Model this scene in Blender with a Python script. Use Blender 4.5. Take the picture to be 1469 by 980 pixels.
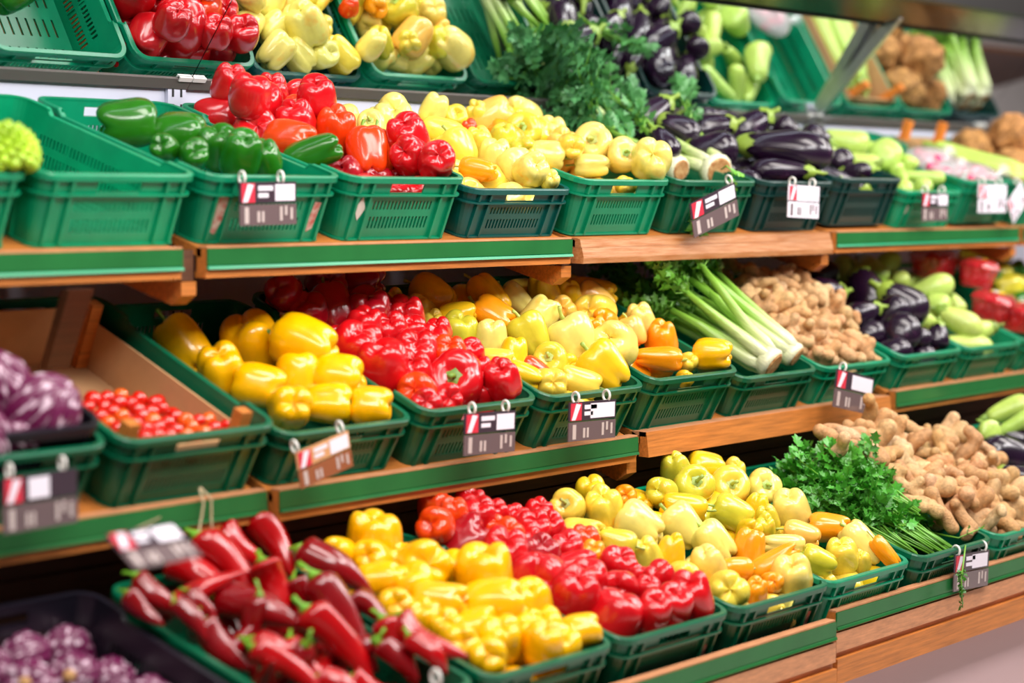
import bpy, bmesh, math, random
import numpy as np
from mathutils import Vector, Matrix, Quaternion

scene = bpy.context.scene
for o in list(bpy.data.objects):
    bpy.data.objects.remove(o)
COL = scene.collection

# ------------------------------------------------------------------ camera
FPX, CX, CY = 2975.4, 734.5, 490.0            # focal length in pixels of the 1469 x 980 photograph
YAW, PITCH, ROLL = 0.886865, -0.0778918, 0.0106348
CAM = Vector((-2.85427, -3.04192, 1.55170))
_f = Vector((math.sin(YAW) * math.cos(PITCH), math.cos(YAW) * math.cos(PITCH), math.sin(PITCH)))
_r0 = Vector((math.cos(YAW), -math.sin(YAW), 0)); _u0 = _r0.cross(_f)
CR = _r0 * math.cos(ROLL) + _u0 * math.sin(ROLL)
CU = -_r0 * math.sin(ROLL) + _u0 * math.cos(ROLL)
CF = _f
cd = bpy.data.cameras.new('camera'); cam = bpy.data.objects.new('camera', cd); COL.objects.link(cam)
cam.matrix_world = Matrix(((CR.x, CU.x, -CF.x, CAM.x), (CR.y, CU.y, -CF.y, CAM.y), (CR.z, CU.z, -CF.z, CAM.z), (0, 0, 0, 1)))
cd.sensor_width = 36; cd.lens = FPX / 1469 * 36; cd.clip_start = .05; cd.clip_end = 100
cd.dof.use_dof = True; cd.dof.focus_distance = 5.02; cd.dof.aperture_fstop = 1.5
scene.camera = cam

# ------------------------------------------------------------------ world, lamps, exposure
w = bpy.data.worlds.new('world'); scene.world = w; w.use_nodes = True
w.node_tree.nodes['Background'].inputs[0].default_value = (1.0, .95, .92, 1)
w.node_tree.nodes['Background'].inputs[1].default_value = .09
def area_lamp(name, loc, sx, sy, power, col, target):
    l = bpy.data.lights.new(name, 'AREA'); l.shape = 'RECTANGLE'; l.size = sx; l.size_y = sy
    l.energy = power; l.color = col
    o = bpy.data.objects.new(name, l); COL.objects.link(o); o.location = loc
    o.rotation_euler = (Vector(target) - Vector(loc)).to_track_quat('-Z', 'Y').to_euler()
    return o
# rows of ceiling fluorescents along the aisle, and the tube in the canopy over the top shelf
for x in (-2.2, -.2, 1.8, 3.8, 5.8):
    area_lamp('ceiling_lamp', (x, -1.05, 3.2), .7, 1.5, 46, (1, .94, .88), (x, -.55, .6))
for x in (-1.4, .9, 3.2, 5.5):
    area_lamp('track_lamp', (x, -1.95, 2.95), 1.5, .5, 50, (1, .97, .95), (x, .1, 1.3))
area_lamp('canopy_tube', (1.9, .36, 2.13), 7.4, .05, 24, (.80, .88, 1), (1.9, .42, 1.4))
vs = scene.view_settings
vs.view_transform = 'Standard'; vs.look = 'None'; vs.exposure = -.22; vs.gamma = 1; vs.use_curve_mapping = False

# ------------------------------------------------------------------ helpers
rnd = random.Random(7)
def S(r, g, b):
    def c(v):
        v /= 255.0
        return v / 12.92 if v <= .04045 else ((v + .055) / 1.055) ** 2.4
    return (c(r), c(g), c(b), 1)
def nodemat(name):
    m = bpy.data.materials.new(name); m.use_nodes = True
    nt = m.node_tree; return m, nt, nt.nodes['Principled BSDF']
def N(nt, t, **k):
    n = nt.nodes.new(t)
    for a, b in k.items(): setattr(n, a, b)
    return n
def mixcol(nt, fac, a, b, mode='MIX'):
    n = N(nt, 'ShaderNodeMix', data_type='RGBA', blend_type=mode)
    for v, i in ((fac, 0), (a, 6), (b, 7)):
        if hasattr(v, 'is_output'): nt.links.new(v, n.inputs[i])
        else: n.inputs[i].default_value = v
    return n.outputs[2]
def noise(nt, scale, detail=3, rough=.55, stretch=None, coord='Object'):
    tc = N(nt, 'ShaderNodeTexCoord'); n = N(nt, 'ShaderNodeTexNoise')
    n.inputs['Scale'].default_value = scale; n.inputs['Detail'].default_value = detail; n.inputs['Roughness'].default_value = rough
    src = tc.outputs[coord]
    if stretch:
        mp = N(nt, 'ShaderNodeMapping'); mp.inputs['Scale'].default_value = stretch; nt.links.new(src, mp.inputs[0]); src = mp.outputs[0]
    nt.links.new(src, n.inputs['Vector']); return n.outputs[0]
def ramp(nt, fac, p0, p1, c0=(0, 0, 0, 1), c1=(1, 1, 1, 1)):
    r = N(nt, 'ShaderNodeValToRGB'); e = r.color_ramp.elements
    e[0].position = p0; e[1].position = p1; e[0].color = c0; e[1].color = c1
    nt.links.new(fac, r.inputs[0]); return r.outputs[0]
def bump(nt, b, h, strength, dist=.002):
    n = N(nt, 'ShaderNodeBump'); n.inputs['Strength'].default_value = strength; n.inputs['Distance'].default_value = dist
    nt.links.new(h, n.inputs['Height']); nt.links.new(n.outputs[0], b.inputs['Normal'])
def setp(b, **k):
    for a, v in k.items(): b.inputs[a.replace('_', ' ')].default_value = v
def objcol(nt): return N(nt, 'ShaderNodeObjectInfo').outputs['Color']
M = {}
def simple(name, col, rough=.5, metal=0, coat=0, vary=.0, scale=20, bmp=0, stretch=None, usecol=False, col2=None):
    m, nt, b = nodemat(name); setp(b, Roughness=rough, Metallic=metal, Coat_Weight=coat, Coat_Roughness=.05)
    base = objcol(nt) if usecol else col
    if vary or col2:
        nz = noise(nt, scale, 4, .6, stretch)
        if col2: out = mixcol(nt, ramp(nt, nz, .35, .65), base, col2)
        else:
            v = ramp(nt, nz, .3, .7, (1 - vary,) * 3 + (1,), (1 + vary,) * 3 + (1,))
            out = mixcol(nt, 1.0, base, v, 'MULTIPLY')
        nt.links.new(out, b.inputs['Base Color'])
        if bmp: bump(nt, b, nz, bmp)
    elif usecol: nt.links.new(base, b.inputs['Base Color'])
    else: b.inputs['Base Color'].default_value = col
    M[name] = m; return m
simple('crate', None, .33, vary=.16, scale=9, usecol=True)
simple('wood', S(196, 118, 52), .45, vary=.28, scale=6, stretch=(1.2, 22, 22), bmp=.25)
simple('wood_worn', S(196, 140, 96), .42, scale=7, stretch=(1.5, 14, 20), bmp=.4, col2=S(170, 104, 52))
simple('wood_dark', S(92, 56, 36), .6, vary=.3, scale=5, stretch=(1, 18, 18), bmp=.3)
simple('wood_edge', S(206, 142, 100), .5, vary=.2, scale=10, stretch=(2, 14, 14))
simple('strip_green', S(34, 106, 52), .3, vary=.14, scale=5)
simple('strip_light', S(4, 150, 100), .3)
simple('wall_white', S(208, 210, 228), .35, vary=.03, scale=3)
simple('metal', S(190, 190, 195), .3, metal=.9, vary=.1)
simple('steel_slot', S(20, 20, 24), .6)
simple('trim_grey', S(140, 132, 128), .4, metal=.5)
simple('canopy_dark', S(38, 36, 36), .32)
simple('canopy_under', S(84, 70, 54), .16, metal=.8, vary=.15, scale=4)
simple('plinth', S(206, 176, 178), .5)
simple('floor', S(206, 194, 190), .3, vary=.06, scale=4)
simple('clip', S(235, 232, 228), .3)
m, nt, b = nodemat('mirror'); setp(b, Base_Color=(.86, .9, .9, 1), Metallic=1, Roughness=.012); M['mirror'] = m

def mesh_obj(name, verts, faces, mat, parent=None, smooth=False, col=None):
    me = bpy.data.meshes.new(name); me.from_pydata([tuple(v) for v in verts], [], faces); me.update()
    if smooth:
        me.polygons.foreach_set('use_smooth', [True] * len(me.polygons))
    me.materials.append(M[mat] if isinstance(mat, str) else mat)
    return link(name, me, parent, col)
def link(name, me, parent=None, col=None):
    o = bpy.data.objects.new(name, me); COL.objects.link(o)
    if parent: o.parent = parent
    if col: o.color = col
    return o
def tag(o, label, cat, group=None, kind=None):
    o['label'] = label; o['category'] = cat
    if group: o['group'] = group
    if kind: o['kind'] = kind
    return o
def struct(o, label=None, cat=None):
    o['kind'] = 'structure'
    if label: o['label'] = label
    if cat: o['category'] = cat
    return o
def empty(name, loc=(0, 0, 0), rot=(0, 0, 0)):
    o = bpy.data.objects.new(name, None); COL.objects.link(o); o.location = loc; o.rotation_euler = rot; o.empty_display_size = .05
    return o
class MB:
    def __init__(s): s.v = []; s.f = []
    def add(s, vs, fs):
        k = len(s.v); s.v += [tuple(v) for v in vs]; s.f += [tuple(i + k for i in f) for f in fs]; return s
    def box(s, x0, x1, y0, y1, z0, z1):
        return s.add([(x0, y0, z0), (x1, y0, z0), (x1, y1, z0), (x0, y1, z0), (x0, y0, z1), (x1, y0, z1), (x1, y1, z1), (x0, y1, z1)],
                     [(0, 3, 2, 1), (4, 5, 6, 7), (0, 1, 5, 4), (1, 2, 6, 5), (2, 3, 7, 6), (3, 0, 4, 7)])
    def prism_x(s, x0, x1, prof):          # profile of (y, z) counter-clockwise seen from -x
        n = len(prof)
        return s.add([(x0, y, z) for y, z in prof] + [(x1, y, z) for y, z in prof],
                     [tuple(range(n - 1, -1, -1)), tuple(range(n, 2 * n))] + [(i, (i + 1) % n, n + (i + 1) % n, n + i) for i in range(n)])
    def tube(s, pts, rad, seg=8, cap=True, squash=None):
        pts = [Vector(p) for p in pts]; n = len(pts)
        if not hasattr(rad, '__len__'): rad = [rad] * n
        k = len(s.v); up = None
        for i, p in enumerate(pts):
            t = (pts[min(i + 1, n - 1)] - pts[max(i - 1, 0)])
            t = t.normalized() if t.length > 1e-9 else Vector((0, 0, 1))
            if up is None:
                up = Vector((0, 0, 1)) if abs(t.z) < .9 else Vector((1, 0, 0))
            a = t.cross(up)
            if a.length < 1e-6: a = t.orthogonal()
            a.normalize(); b2 = a.cross(t).normalized(); up = b2
            for j in range(seg):
                th = 2 * math.pi * j / seg
                s.v.append(tuple(p + (a * math.cos(th) + b2 * math.sin(th) * (squash or 1)) * rad[i]))
        for i in range(n - 1):
            for j in range(seg):
                s.f.append((k + i * seg + j, k + i * seg + (j + 1) % seg, k + (i + 1) * seg + (j + 1) % seg, k + (i + 1) * seg + j))
        if cap:
            s.f.append(tuple(k + j for j in range(seg - 1, -1, -1))); s.f.append(tuple(k + (n - 1) * seg + j for j in range(seg)))
        return s
    def obj(s, name, mat, parent=None, smooth=False, col=None): return mesh_obj(name, s.v, s.f, mat, parent, smooth, col)
    def mesh(s, name, mat, smooth=False):
        me = bpy.data.meshes.new(name); me.from_pydata(s.v, [], s.f); me.update()
        if smooth: me.polygons.foreach_set('use_smooth', [True] * len(me.polygons))
        me.materials.append(M[mat]); return me
def evaluated_mesh(o):
    dg = bpy.context.evaluated_depsgraph_get()
    me = bpy.data.meshes.new_from_object(o.evaluated_get(dg)); 
    bpy.data.objects.remove(o); return me

# ------------------------------------------------------------------ the place
U = 1.25; PW = U / 3
TY = (0.10245, -0.10756, -0.67015)       # front edge of the three shelves
TZ = (1.41019, 0.93851, 0.55894)
TT = (0.2901, 0.4000, 0.2713)            # their tilt
TDB = (0.0462, 0.0473, 0.0730); TDZ = (0.004, -.0025, -.0598)
TIER = ('top', 'middle', 'bottom')
X0, X1 = -4.0, 14
WALL_Y = .745
struct(MB().box(X0, X1, WALL_Y, WALL_Y + .05, 0, 3.6).obj('wall_back', 'wall_white'), 'white metal back panel behind the vegetable shelves', 'wall')
struct(MB().box(X0 - 3, X1 + 3, -7, WALL_Y, -.05, 0).obj('floor', 'floor'), 'pale grey shop floor', 'floor')
struct(MB().box(X0, X1, TY[2] + .07, TY[2] + .09, 0, .42).obj('wall_plinth', 'plinth'), 'white plinth under the bottom shelf', 'wall')
for k, x in enumerate((.5, 2.16, 3.42)):
    u = empty('slotted_upright', (x, WALL_Y - .012, 1.3))
    tag(u, ['slotted white steel wall upright behind the red peppers', 'slotted white steel wall upright behind the celery leaves', 'slotted white steel wall upright below the canopy bracket'][k], 'upright')
    MB().box(-.028, .028, 0, .011, -.3, .62).obj('channel', 'wall_white', u)
    b = MB()
    for j in range(20):
        z = -.28 + j * .045
        for sx in (-.013, .013): b.box(sx - .003, sx + .003, -.0012, .001, z, z + .028)
    b.obj('slots', 'steel_slot', u)
# mirror leaning out over the top shelf
MY, MZ, MPH, ML = .715, 1.7852, math.radians(38), .40
seams = [(-2.6, -.69), (-.69, .53), (.53, 2.155), (2.155, 3.4), (3.4, 4.65), (4.65, 6.2)]
for k, (a, c) in enumerate(seams):
    r = empty('mirror_panel', ((a + c) / 2, MY, MZ), (MPH, 0, 0))      # local z runs up the glass, local -y faces the shelf
    hw = (c - a) / 2
    tag(r, ['mirror panel over the romanesco end of the top shelf', 'mirror panel showing an empty crate and red peppers', 'mirror panel showing cream peppers and celery leaves',
            'mirror panel showing eggplants and pale courgettes', 'mirror panel showing celeriac beside the canopy bracket', 'mirror panel beyond the canopy bracket'][k], 'mirror', 'tilted mirror panels above the top shelf')
    MB().box(-hw + .0015, hw - .0015, 0, .004, 0, ML).obj('glass', 'mirror', r)
    MB().box(-hw + .0015, hw - .0015, .005, .012, -.004, ML).obj('backing', 'steel_slot', r)
    MB().box(-hw + .001, hw - .001, -.004, .012, -.030, -.001).obj('bottom_trim', 'trim_grey', r)
    for sx in (-1, 1):
        x = sx * (hw - .022)
        MB().box(x - .02, x + .02, -.0075, -.0042, -.006, .004).box(x - .02, x + .02, -.0075, -.001, .004, .0055).obj('clip', 'clip', r)
cy0, cz0 = MY - math.sin(MPH) * ML, MZ + math.cos(MPH) * ML
can = empty('canopy', (1.8, cy0, cz0)); tag(can, 'dark canopy bar running along the top of the mirror', 'canopy')
MB().prism_x(-6, 6, [(-.01, -.004), (-.055, -.010), (-.16, .05), (-.16, .062), (-.02, .02)]).obj('underside', 'canopy_under', can)
MB().prism_x(-6, 6, [(-.16, .062), (-.165, .05), (-.18, .06), (-.18, .30), (-.02, .30), (-.02, .02)]).obj('fascia', 'canopy_dark', can)
MB().box(-6, 6, -.022, .004, -.016, .012).obj('edge_strip', 'steel_slot', can)
b = MB(); f0 = Vector((3.40 - 1.8, .70 - cy0, 1.80 - cz0)); f1 = Vector((3.40 - 1.8, .40 - cy0, 2.115 - cz0))
d = (f1 - f0).normalized(); nrm = Vector((1, 0, 0)).cross(d)
def beam(b, p, q, wx, wn):
    d = (q - p).normalized(); n = Vector((1, 0, 0)).cross(d)
    vs_ = [p + Vector((1, 0, 0)) * sx * wx + n * sn * wn for sx, sn in ((-1, -1), (1, -1), (1, 1), (-1, 1))]
    vs_ += [v + (q - p) for v in vs_]
    b.add(vs_, [(0, 1, 2, 3), (7, 6, 5, 4), (0, 4, 5, 1), (1, 5, 6, 2), (2, 6, 7, 3), (3, 7, 4, 0)])
beam(b, f0, f1, .011, .018); b.obj('bracket_arm', 'metal', can)
b = MB(); g = nrm * -.012
beam(b, f0 + g + Vector((.016, 0, 0)), f1 + g + Vector((.016, 0, 0)), .004, .022); b.obj('bracket_flange', 'metal', can)
MB().box(f0.x - .035, f0.x + .035, f0.y - .03, f0.y + .03, f0.z - .028, f0.z - .02).box(f0.x - .03, f0.x + .03, f0.y - .005, f0.y + .03, f0.z - .06, f0.z - .02).obj('bracket_foot', 'metal', can)

# shelves: one per unit and tier
STY = {0: ('green', 'green', 'wood', 'green', 'green'), 1: ('green', 'green', 'plain', 'green', 'green'), 2: ('green', 'green', 'green', 'green', 'green')}
UN = ('under the shelf bay left of the slotted joint', 'bay of the red and yellow peppers', 'bay of the celery', 'bay of the far eggplants', 'bay past the last joint')
for k in range(3):
    for n in range(-2, 4):
        st = STY[k][max(0, n + 1)] if n >= -1 else 'green'
        xa, xb = n * U + .018, (n + 1) * U - .018
        if k == 0 and n == -1: xb -= .03
        dz = {(0, 1): -.002, (1, 2): .012, (2, 1): .012, (1, 0): -.004}.get((k, n), 0)
        dy = {(2, 1): .02}.get((k, n), 0)
        r = empty('display_shelf', ((xa + xb) / 2, TY[k] + dy, TZ[k] + dz))
        bay = ('far left bay', 'bay with the empty crate and tomatoes', 'bay with the red peppers', 'bay with the celery and ginger', 'bay with the glossy eggplants', 'bay past the celeriac')[n + 2]
        look = {'green': 'wooden shelf with a green edge strip', 'wood': 'worn wooden shelf with a stepped bare lip', 'plain': 'wooden shelf with a plain brown lip'}[st]
        tag(r, '%s %s, %s' % (TIER[k], look, bay), 'shelf')
        h = (xb - xa) / 2
        t = TT[k]; c, s_ = math.cos(t), math.sin(t)
        by, bz = TDB[k] - .03, TDZ[k] - .010
        dep = .62 if k < 2 else .64
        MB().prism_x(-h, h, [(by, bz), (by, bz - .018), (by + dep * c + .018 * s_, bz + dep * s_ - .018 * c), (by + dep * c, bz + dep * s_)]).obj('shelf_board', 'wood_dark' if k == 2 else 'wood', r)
        if st == 'green':
            lo = -.052 if k < 2 else -.050
            MB().box(-h, h, 0, .03, lo, -.004).obj('edge_core', 'wood', r)
            MB().box(-h, h, -.001, .024, -.004, 0).obj('top_edge', 'wood_edge', r)
            MB().box(-h, h, -.004, -.0002, lo + .013, -.005).obj('green_strip', 'strip_green', r)
            MB().prism_x(-h, h, [(-.0002, lo + .004), (-.008, lo + .005), (-.006, lo + .011), (-.0002, lo + .0125)]).obj('strip_bead', 'strip_light' if k == 0 else 'strip_green', r)
            if k < 2: MB().box(-h, h, .002, .035, lo - .013, lo).obj('under_rail', 'wood', r)
            else:
                MB().box(-h, h, -.004, .03, -.098, lo - .002).obj('upper_plank', 'wood_edge', r)
                MB().box(-h, h, .004, .035, -.112, -.0985).obj('plank_step', 'wood', r)
                MB().box(-h, h, -.008, .03, -.172, -.1125).obj('lower_plank', 'wood', r)
        elif st == 'wood':
            MB().prism_x(-h, h, [(.012, 0), (0, -.004), (-.004, -.024), (TDB[k], -.024), (TDB[k], 0)]).obj('upper_lip', 'wood_worn', r)
            MB().prism_x(-h, h, [(-.006, -.0245), (-.012, -.050), (-.010, -.064), (.03, -.064), (.03, -.0245)]).obj('lower_lip', 'wood_worn', r)
        else:
            MB().box(-h, h, 0, TDB[k] - .005, -.012, .0).obj('top_edge', 'wood_edge', r)
            MB().prism_x(-h, h, [(-.002, -.001), (-.010, -.062), (.02, -.062), (.02, -.001)]).obj('lip_board', 'wood', r)
    if k == 2: continue
    for n in range(-1, 4):        # wooden brackets at the joints
        r = empty('shelf_bracket', (n * U - .012, TY[k] + .02, TZ[k] - .02))
        tag(r, 'brown wooden bracket under the %s shelf joint, %s' % (TIER[k], ('left of the empty crate', 'beside the green peppers' if k == 0 else 'beside the yellow peppers', 'left of the celery', 'right of the ginger' if k else 'right of the glossy eggplants', 'at the far end')[n + 1]), 'bracket')
        MB().prism_x(-.02, .02, [(.0, -.052), (-.0, -.08), (.03, -.1), (.62, .09 if k else .05), (.62, .13 if k else .10), (.08, -.052)]).obj('corbel', 'wood', r)
        MB().box(-.016, .016, .004, .02, -.05, .012).obj('end_block', 'wood_dark', r)
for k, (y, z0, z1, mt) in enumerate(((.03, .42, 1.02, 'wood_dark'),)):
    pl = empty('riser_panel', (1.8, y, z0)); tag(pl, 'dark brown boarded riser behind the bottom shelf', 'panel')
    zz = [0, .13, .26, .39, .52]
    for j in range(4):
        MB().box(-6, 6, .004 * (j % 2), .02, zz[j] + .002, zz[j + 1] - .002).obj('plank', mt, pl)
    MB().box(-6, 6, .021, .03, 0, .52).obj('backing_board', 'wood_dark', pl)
# ------------------------------------------------------------------ crates
def grid_sheet(bm_v, bm_f, P, us, vs_, hole):
    k = len(bm_v); nu = len(us); cache = {}
    def vid(i, j):
        if (i, j) not in cache:
            cache[i, j] = len(bm_v); bm_v.append(P(us[i], vs_[j]))
        return cache[i, j]
    for i in range(nu - 1):
        for j in range(len(vs_) - 1):
            if hole((us[i] + us[i + 1]) / 2, (vs_[j] + vs_[j + 1]) / 2): continue
            bm_f.append((vid(i, j), vid(i + 1, j), vid(i + 1, j + 1), vid(i, j + 1)))
HX, HY, RC, INS = .191, .291, .036, .014
def slots_u(c0, c1, n, frac=.5):
    p = (c1 - c0) / n; out = []
    for i in range(n): out += [c0 + i * p + p * (1 - frac) / 2, c0 + i * p + p * (1 + frac) / 2]
    return out
def make_crate_meshes(H, handle=True):
    V, F = [], []
    z_ = lambda fr: H * (1 - fr)
    zs = sorted({0, z_(.82), z_(.63), z_(.52), z_(.38), z_(.25), z_(.11), H - .014, H})
    op = (z_(.25), z_(.11)); r1 = (z_(.52), z_(.38)); r2 = (z_(.82), z_(.63))
    ins = lambda z: INS * (1 - z / H)
    su = slots_u(-.10, .10, 17); us = sorted({-(HX - RC), HX - RC, -.055, .055} | set(su))
    def inslot(u, pairs): return any(pairs[i] < u < pairs[i + 1] for i in range(0, len(pairs), 2))
    def hole_f(u, v):
        if abs(u) < .055 and op[0] < v < op[1]: return True
        return inslot(u, su) and (r1[0] < v < r1[1] or r2[0] < v < r2[1])
    for sg in (-1, 1):
        grid_sheet(V, F, lambda u, v: (-sg * u, sg * (HY - ins(v)), v), us, zs, hole_f)
    sv = slots_u(-.20, .20, 34); vs2 = sorted({-(HY - RC), HY - RC, -.185, .185, -.198, .198} | set(sv))
    def hole_s(u, v):
        if abs(u) < .19 and v > H - .014: return True
        return inslot(u, sv) and (r1[0] < v < r1[1] or r2[0] < v < r2[1])
    for sg in (-1, 1):
        grid_sheet(V, F, lambda u, v: (sg * (HX - ins(v)), sg * u, v), vs2, zs, hole_s)
    for sx in (-1, 1):
        for sy in (-1, 1):
            a0 = math.atan2(sy, sx)
            arcs = [a0 - math.pi / 4 + i * math.pi / 10 for i in range(6)]
            grid_sheet(V, F, lambda a, v: (sx * (HX - RC) + (RC - ins(v)) * math.cos(a), sy * (HY - RC) + (RC - ins(v)) * math.sin(a), v), arcs, zs, lambda u, v: False)
    o = mesh_obj('tmp', V, F, 'crate'); md = o.modifiers.new('s', 'SOLIDIFY'); md.thickness = .0035; md.offset = -1
    shell = evaluated_mesh(o)
    V, F = [], []
    bx, by = HX - INS - .004, HY - INS - .004
    fu = slots_u(-.155, .155, 12, .25); fv = slots_u(-.25, .25, 6, .6)
    grid_sheet(V, F, lambda u, v: (u, v, .004), sorted({-bx, bx} | set(fu)), sorted({-by, by} | set(fv)), lambda u, v: inslot(u, fu) and inslot(v, fv))
    o = mesh_obj('tmp', V, F, 'crate'); md = o.modifiers.new('s', 'SOLIDIFY'); md.thickness = .004; md.offset = 0
    base = evaluated_mesh(o)
    def path(dip):
        pts = []
        for (sx, sy) in ((1, -1), (1, 1), (-1, 1), (-1, -1)):
            a0 = math.atan2(sy, sx)
            for i in range(6):
                a = a0 - math.pi / 4 + i * math.pi / 10
                pts.append((sx * (HX - RC) + RC * math.cos(a), sy * (HY - RC) + RC * math.sin(a), 0, math.cos(a), math.sin(a)))
            if (sx, sy) in ((1, -1), (-1, 1)) and dip:
                for yy, zz in ((-.200, 0), (-.183, -.014), (.183, -.014), (.200, 0)):
                    pts.append((sx * HX, -sy * yy * -1 * (1 if sx > 0 else 1) if False else (yy if sx > 0 else -yy), zz, sx, 0))
        return pts
    def sweep(mb, pts, prof, z0):
        k = len(mb.v); n = len(prof); m_ = len(pts)
        for (x, y, dz, nx, ny) in pts:
            for (o_, h) in prof: mb.v.append((x + nx * o_, y + ny * o_, z0 + dz + h))
        for i in range(m_):
            for j in range(n):
                i2 = (i + 1) % m_; j2 = (j + 1) % n
                mb.f.append((k + i * n + j, k + i * n + j2, k + i2 * n + j2, k + i2 * n + j)[::-1])
    rim = MB()
    sweep(rim, path(True), [(-.0045, -.004), (-.0045, .0), (.0065, .001), (.009, -.0015), (.009, -.013), (.0065, -.013), (.006, -.004)], H + .001)
    rimm = rim.mesh('rim', 'crate', False)
    lip = MB()
    sweep(lip, path(False), [(0, 0), (.0075, 0), (.0075, -.004), (0, -.004)], z_(.26))
    sweep(lip, [(x - nx * INS, y - ny * INS, z, nx, ny) for x, y, z, nx, ny in path(False)], [(-.001, 0), (.006, 0), (.006, -.004), (-.001, -.004)], .0045)
    lipm = lip.mesh('lip', 'crate')
    def rib(x, side):          # a vertical rib on one wall
        b = MB(); wv = .0035
        for (za, zb) in ((.004, z_(.28)), (z_(.25), H - .008)):
            ya, yb = HY - ins(za), HY - ins(zb)
            p = .0075
            b.add([(x - wv, -(ya - .001), za), (x + wv, -(ya - .001), za), (x + wv, -(yb - .001), zb), (x - wv, -(yb - .001), zb),
                   (x - wv, -(ya + p), za), (x + wv, -(ya + p), za), (x + wv, -(yb + p), zb), (x - wv, -(yb + p), zb)],
                  [(0, 1, 2, 3), (7, 6, 5, 4), (0, 4, 5, 1), (1, 5, 6, 2), (2, 6, 7, 3), (3, 7, 4, 0)])
        return b
    ribs = [rib(x, 0).mesh('rib', 'crate') for x in (-.118, .118, -.158, .158)]
    side = []
    for y in (-.215, -.1, 0, .1, .215):
        b = MB()
        for (za, zb) in ((.004, z_(.28)),):
            xa, xb = HX - ins(za), HX - ins(zb)
            b.add([(xa - .001, y - .0035, za), (xa - .001, y + .0035, za), (xb - .001, y + .0035, zb), (xb - .001, y - .0035, zb),
                   (xa + .0065, y - .0035, za), (xa + .0065, y + .0035, za), (xb + .0065, y + .0035, zb), (xb + .0065, y - .0035, zb)],
                  [(3, 2, 1, 0), (4, 5, 6, 7), (1, 5, 4, 0), (2, 6, 5, 1), (3, 7, 6, 2), (0, 4, 7, 3)])
        side.append(b.mesh('rib', 'crate'))
    return dict(walls=shell, base=base, rim=rimm, lip=lipm, ribs=ribs, side=side)
CM = {'tall': (make_crate_meshes(.150), .150), 'short': (make_crate_meshes(.124), .124)}
for k_ in CM:
    for part in ('walls', 'base', 'rim', 'lip'): CM[k_][0][part].name = 'crate_' + part
CRATES = {}
def crate_frame(k, i, dx=0, dz=0, dy=0):
    t = TT[k]
    c, s_ = math.cos(t), math.sin(t)
    p = Vector(((i + .5) * PW + dx, TY[k] + TDB[k] + dy, TZ[k] + TDZ[k] + dz))
    return Matrix.Translation(p) @ Matrix.Rotation(t, 4, 'X') @ Matrix.Translation((0, HY - .014, 0))
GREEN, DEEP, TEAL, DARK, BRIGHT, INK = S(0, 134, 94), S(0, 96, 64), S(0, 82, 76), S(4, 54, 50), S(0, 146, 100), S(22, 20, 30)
def crate(k, i, label, col=GREEN, kind='tall', dx=0, dz=0, dy=0, name='vegetable_crate', group='green plastic vegetable crates'):
    me, H = CM[kind]
    r = empty(name); r.matrix_world = crate_frame(k, i, dx, dz, dy)
    tag(r, label, 'crate', group)
    for part, nm in (('walls', 'crate_wall'), ('base', 'crate_base'), ('rim', 'crate_rim'), ('lip', 'crate_ledge')):
        o = link(nm, me[part], r, col)
        if part == 'walls': wl = o
    for j, q in enumerate(me['ribs']): link('rib', q, wl, col)
    for q in me['side']:
        link('rib', q, wl, col)
        o = link('rib', q, wl, col); o.rotation_euler = (0, 0, math.pi)
    for q in me['ribs'][:2]:
        o = link('rib', q, wl, col); o.rotation_euler = (0, 0, math.pi)
    CRATES[k, i] = (r, H); return r
T_, M_, B_ = 'on the top shelf', 'on the middle shelf', 'on the bottom shelf'
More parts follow.
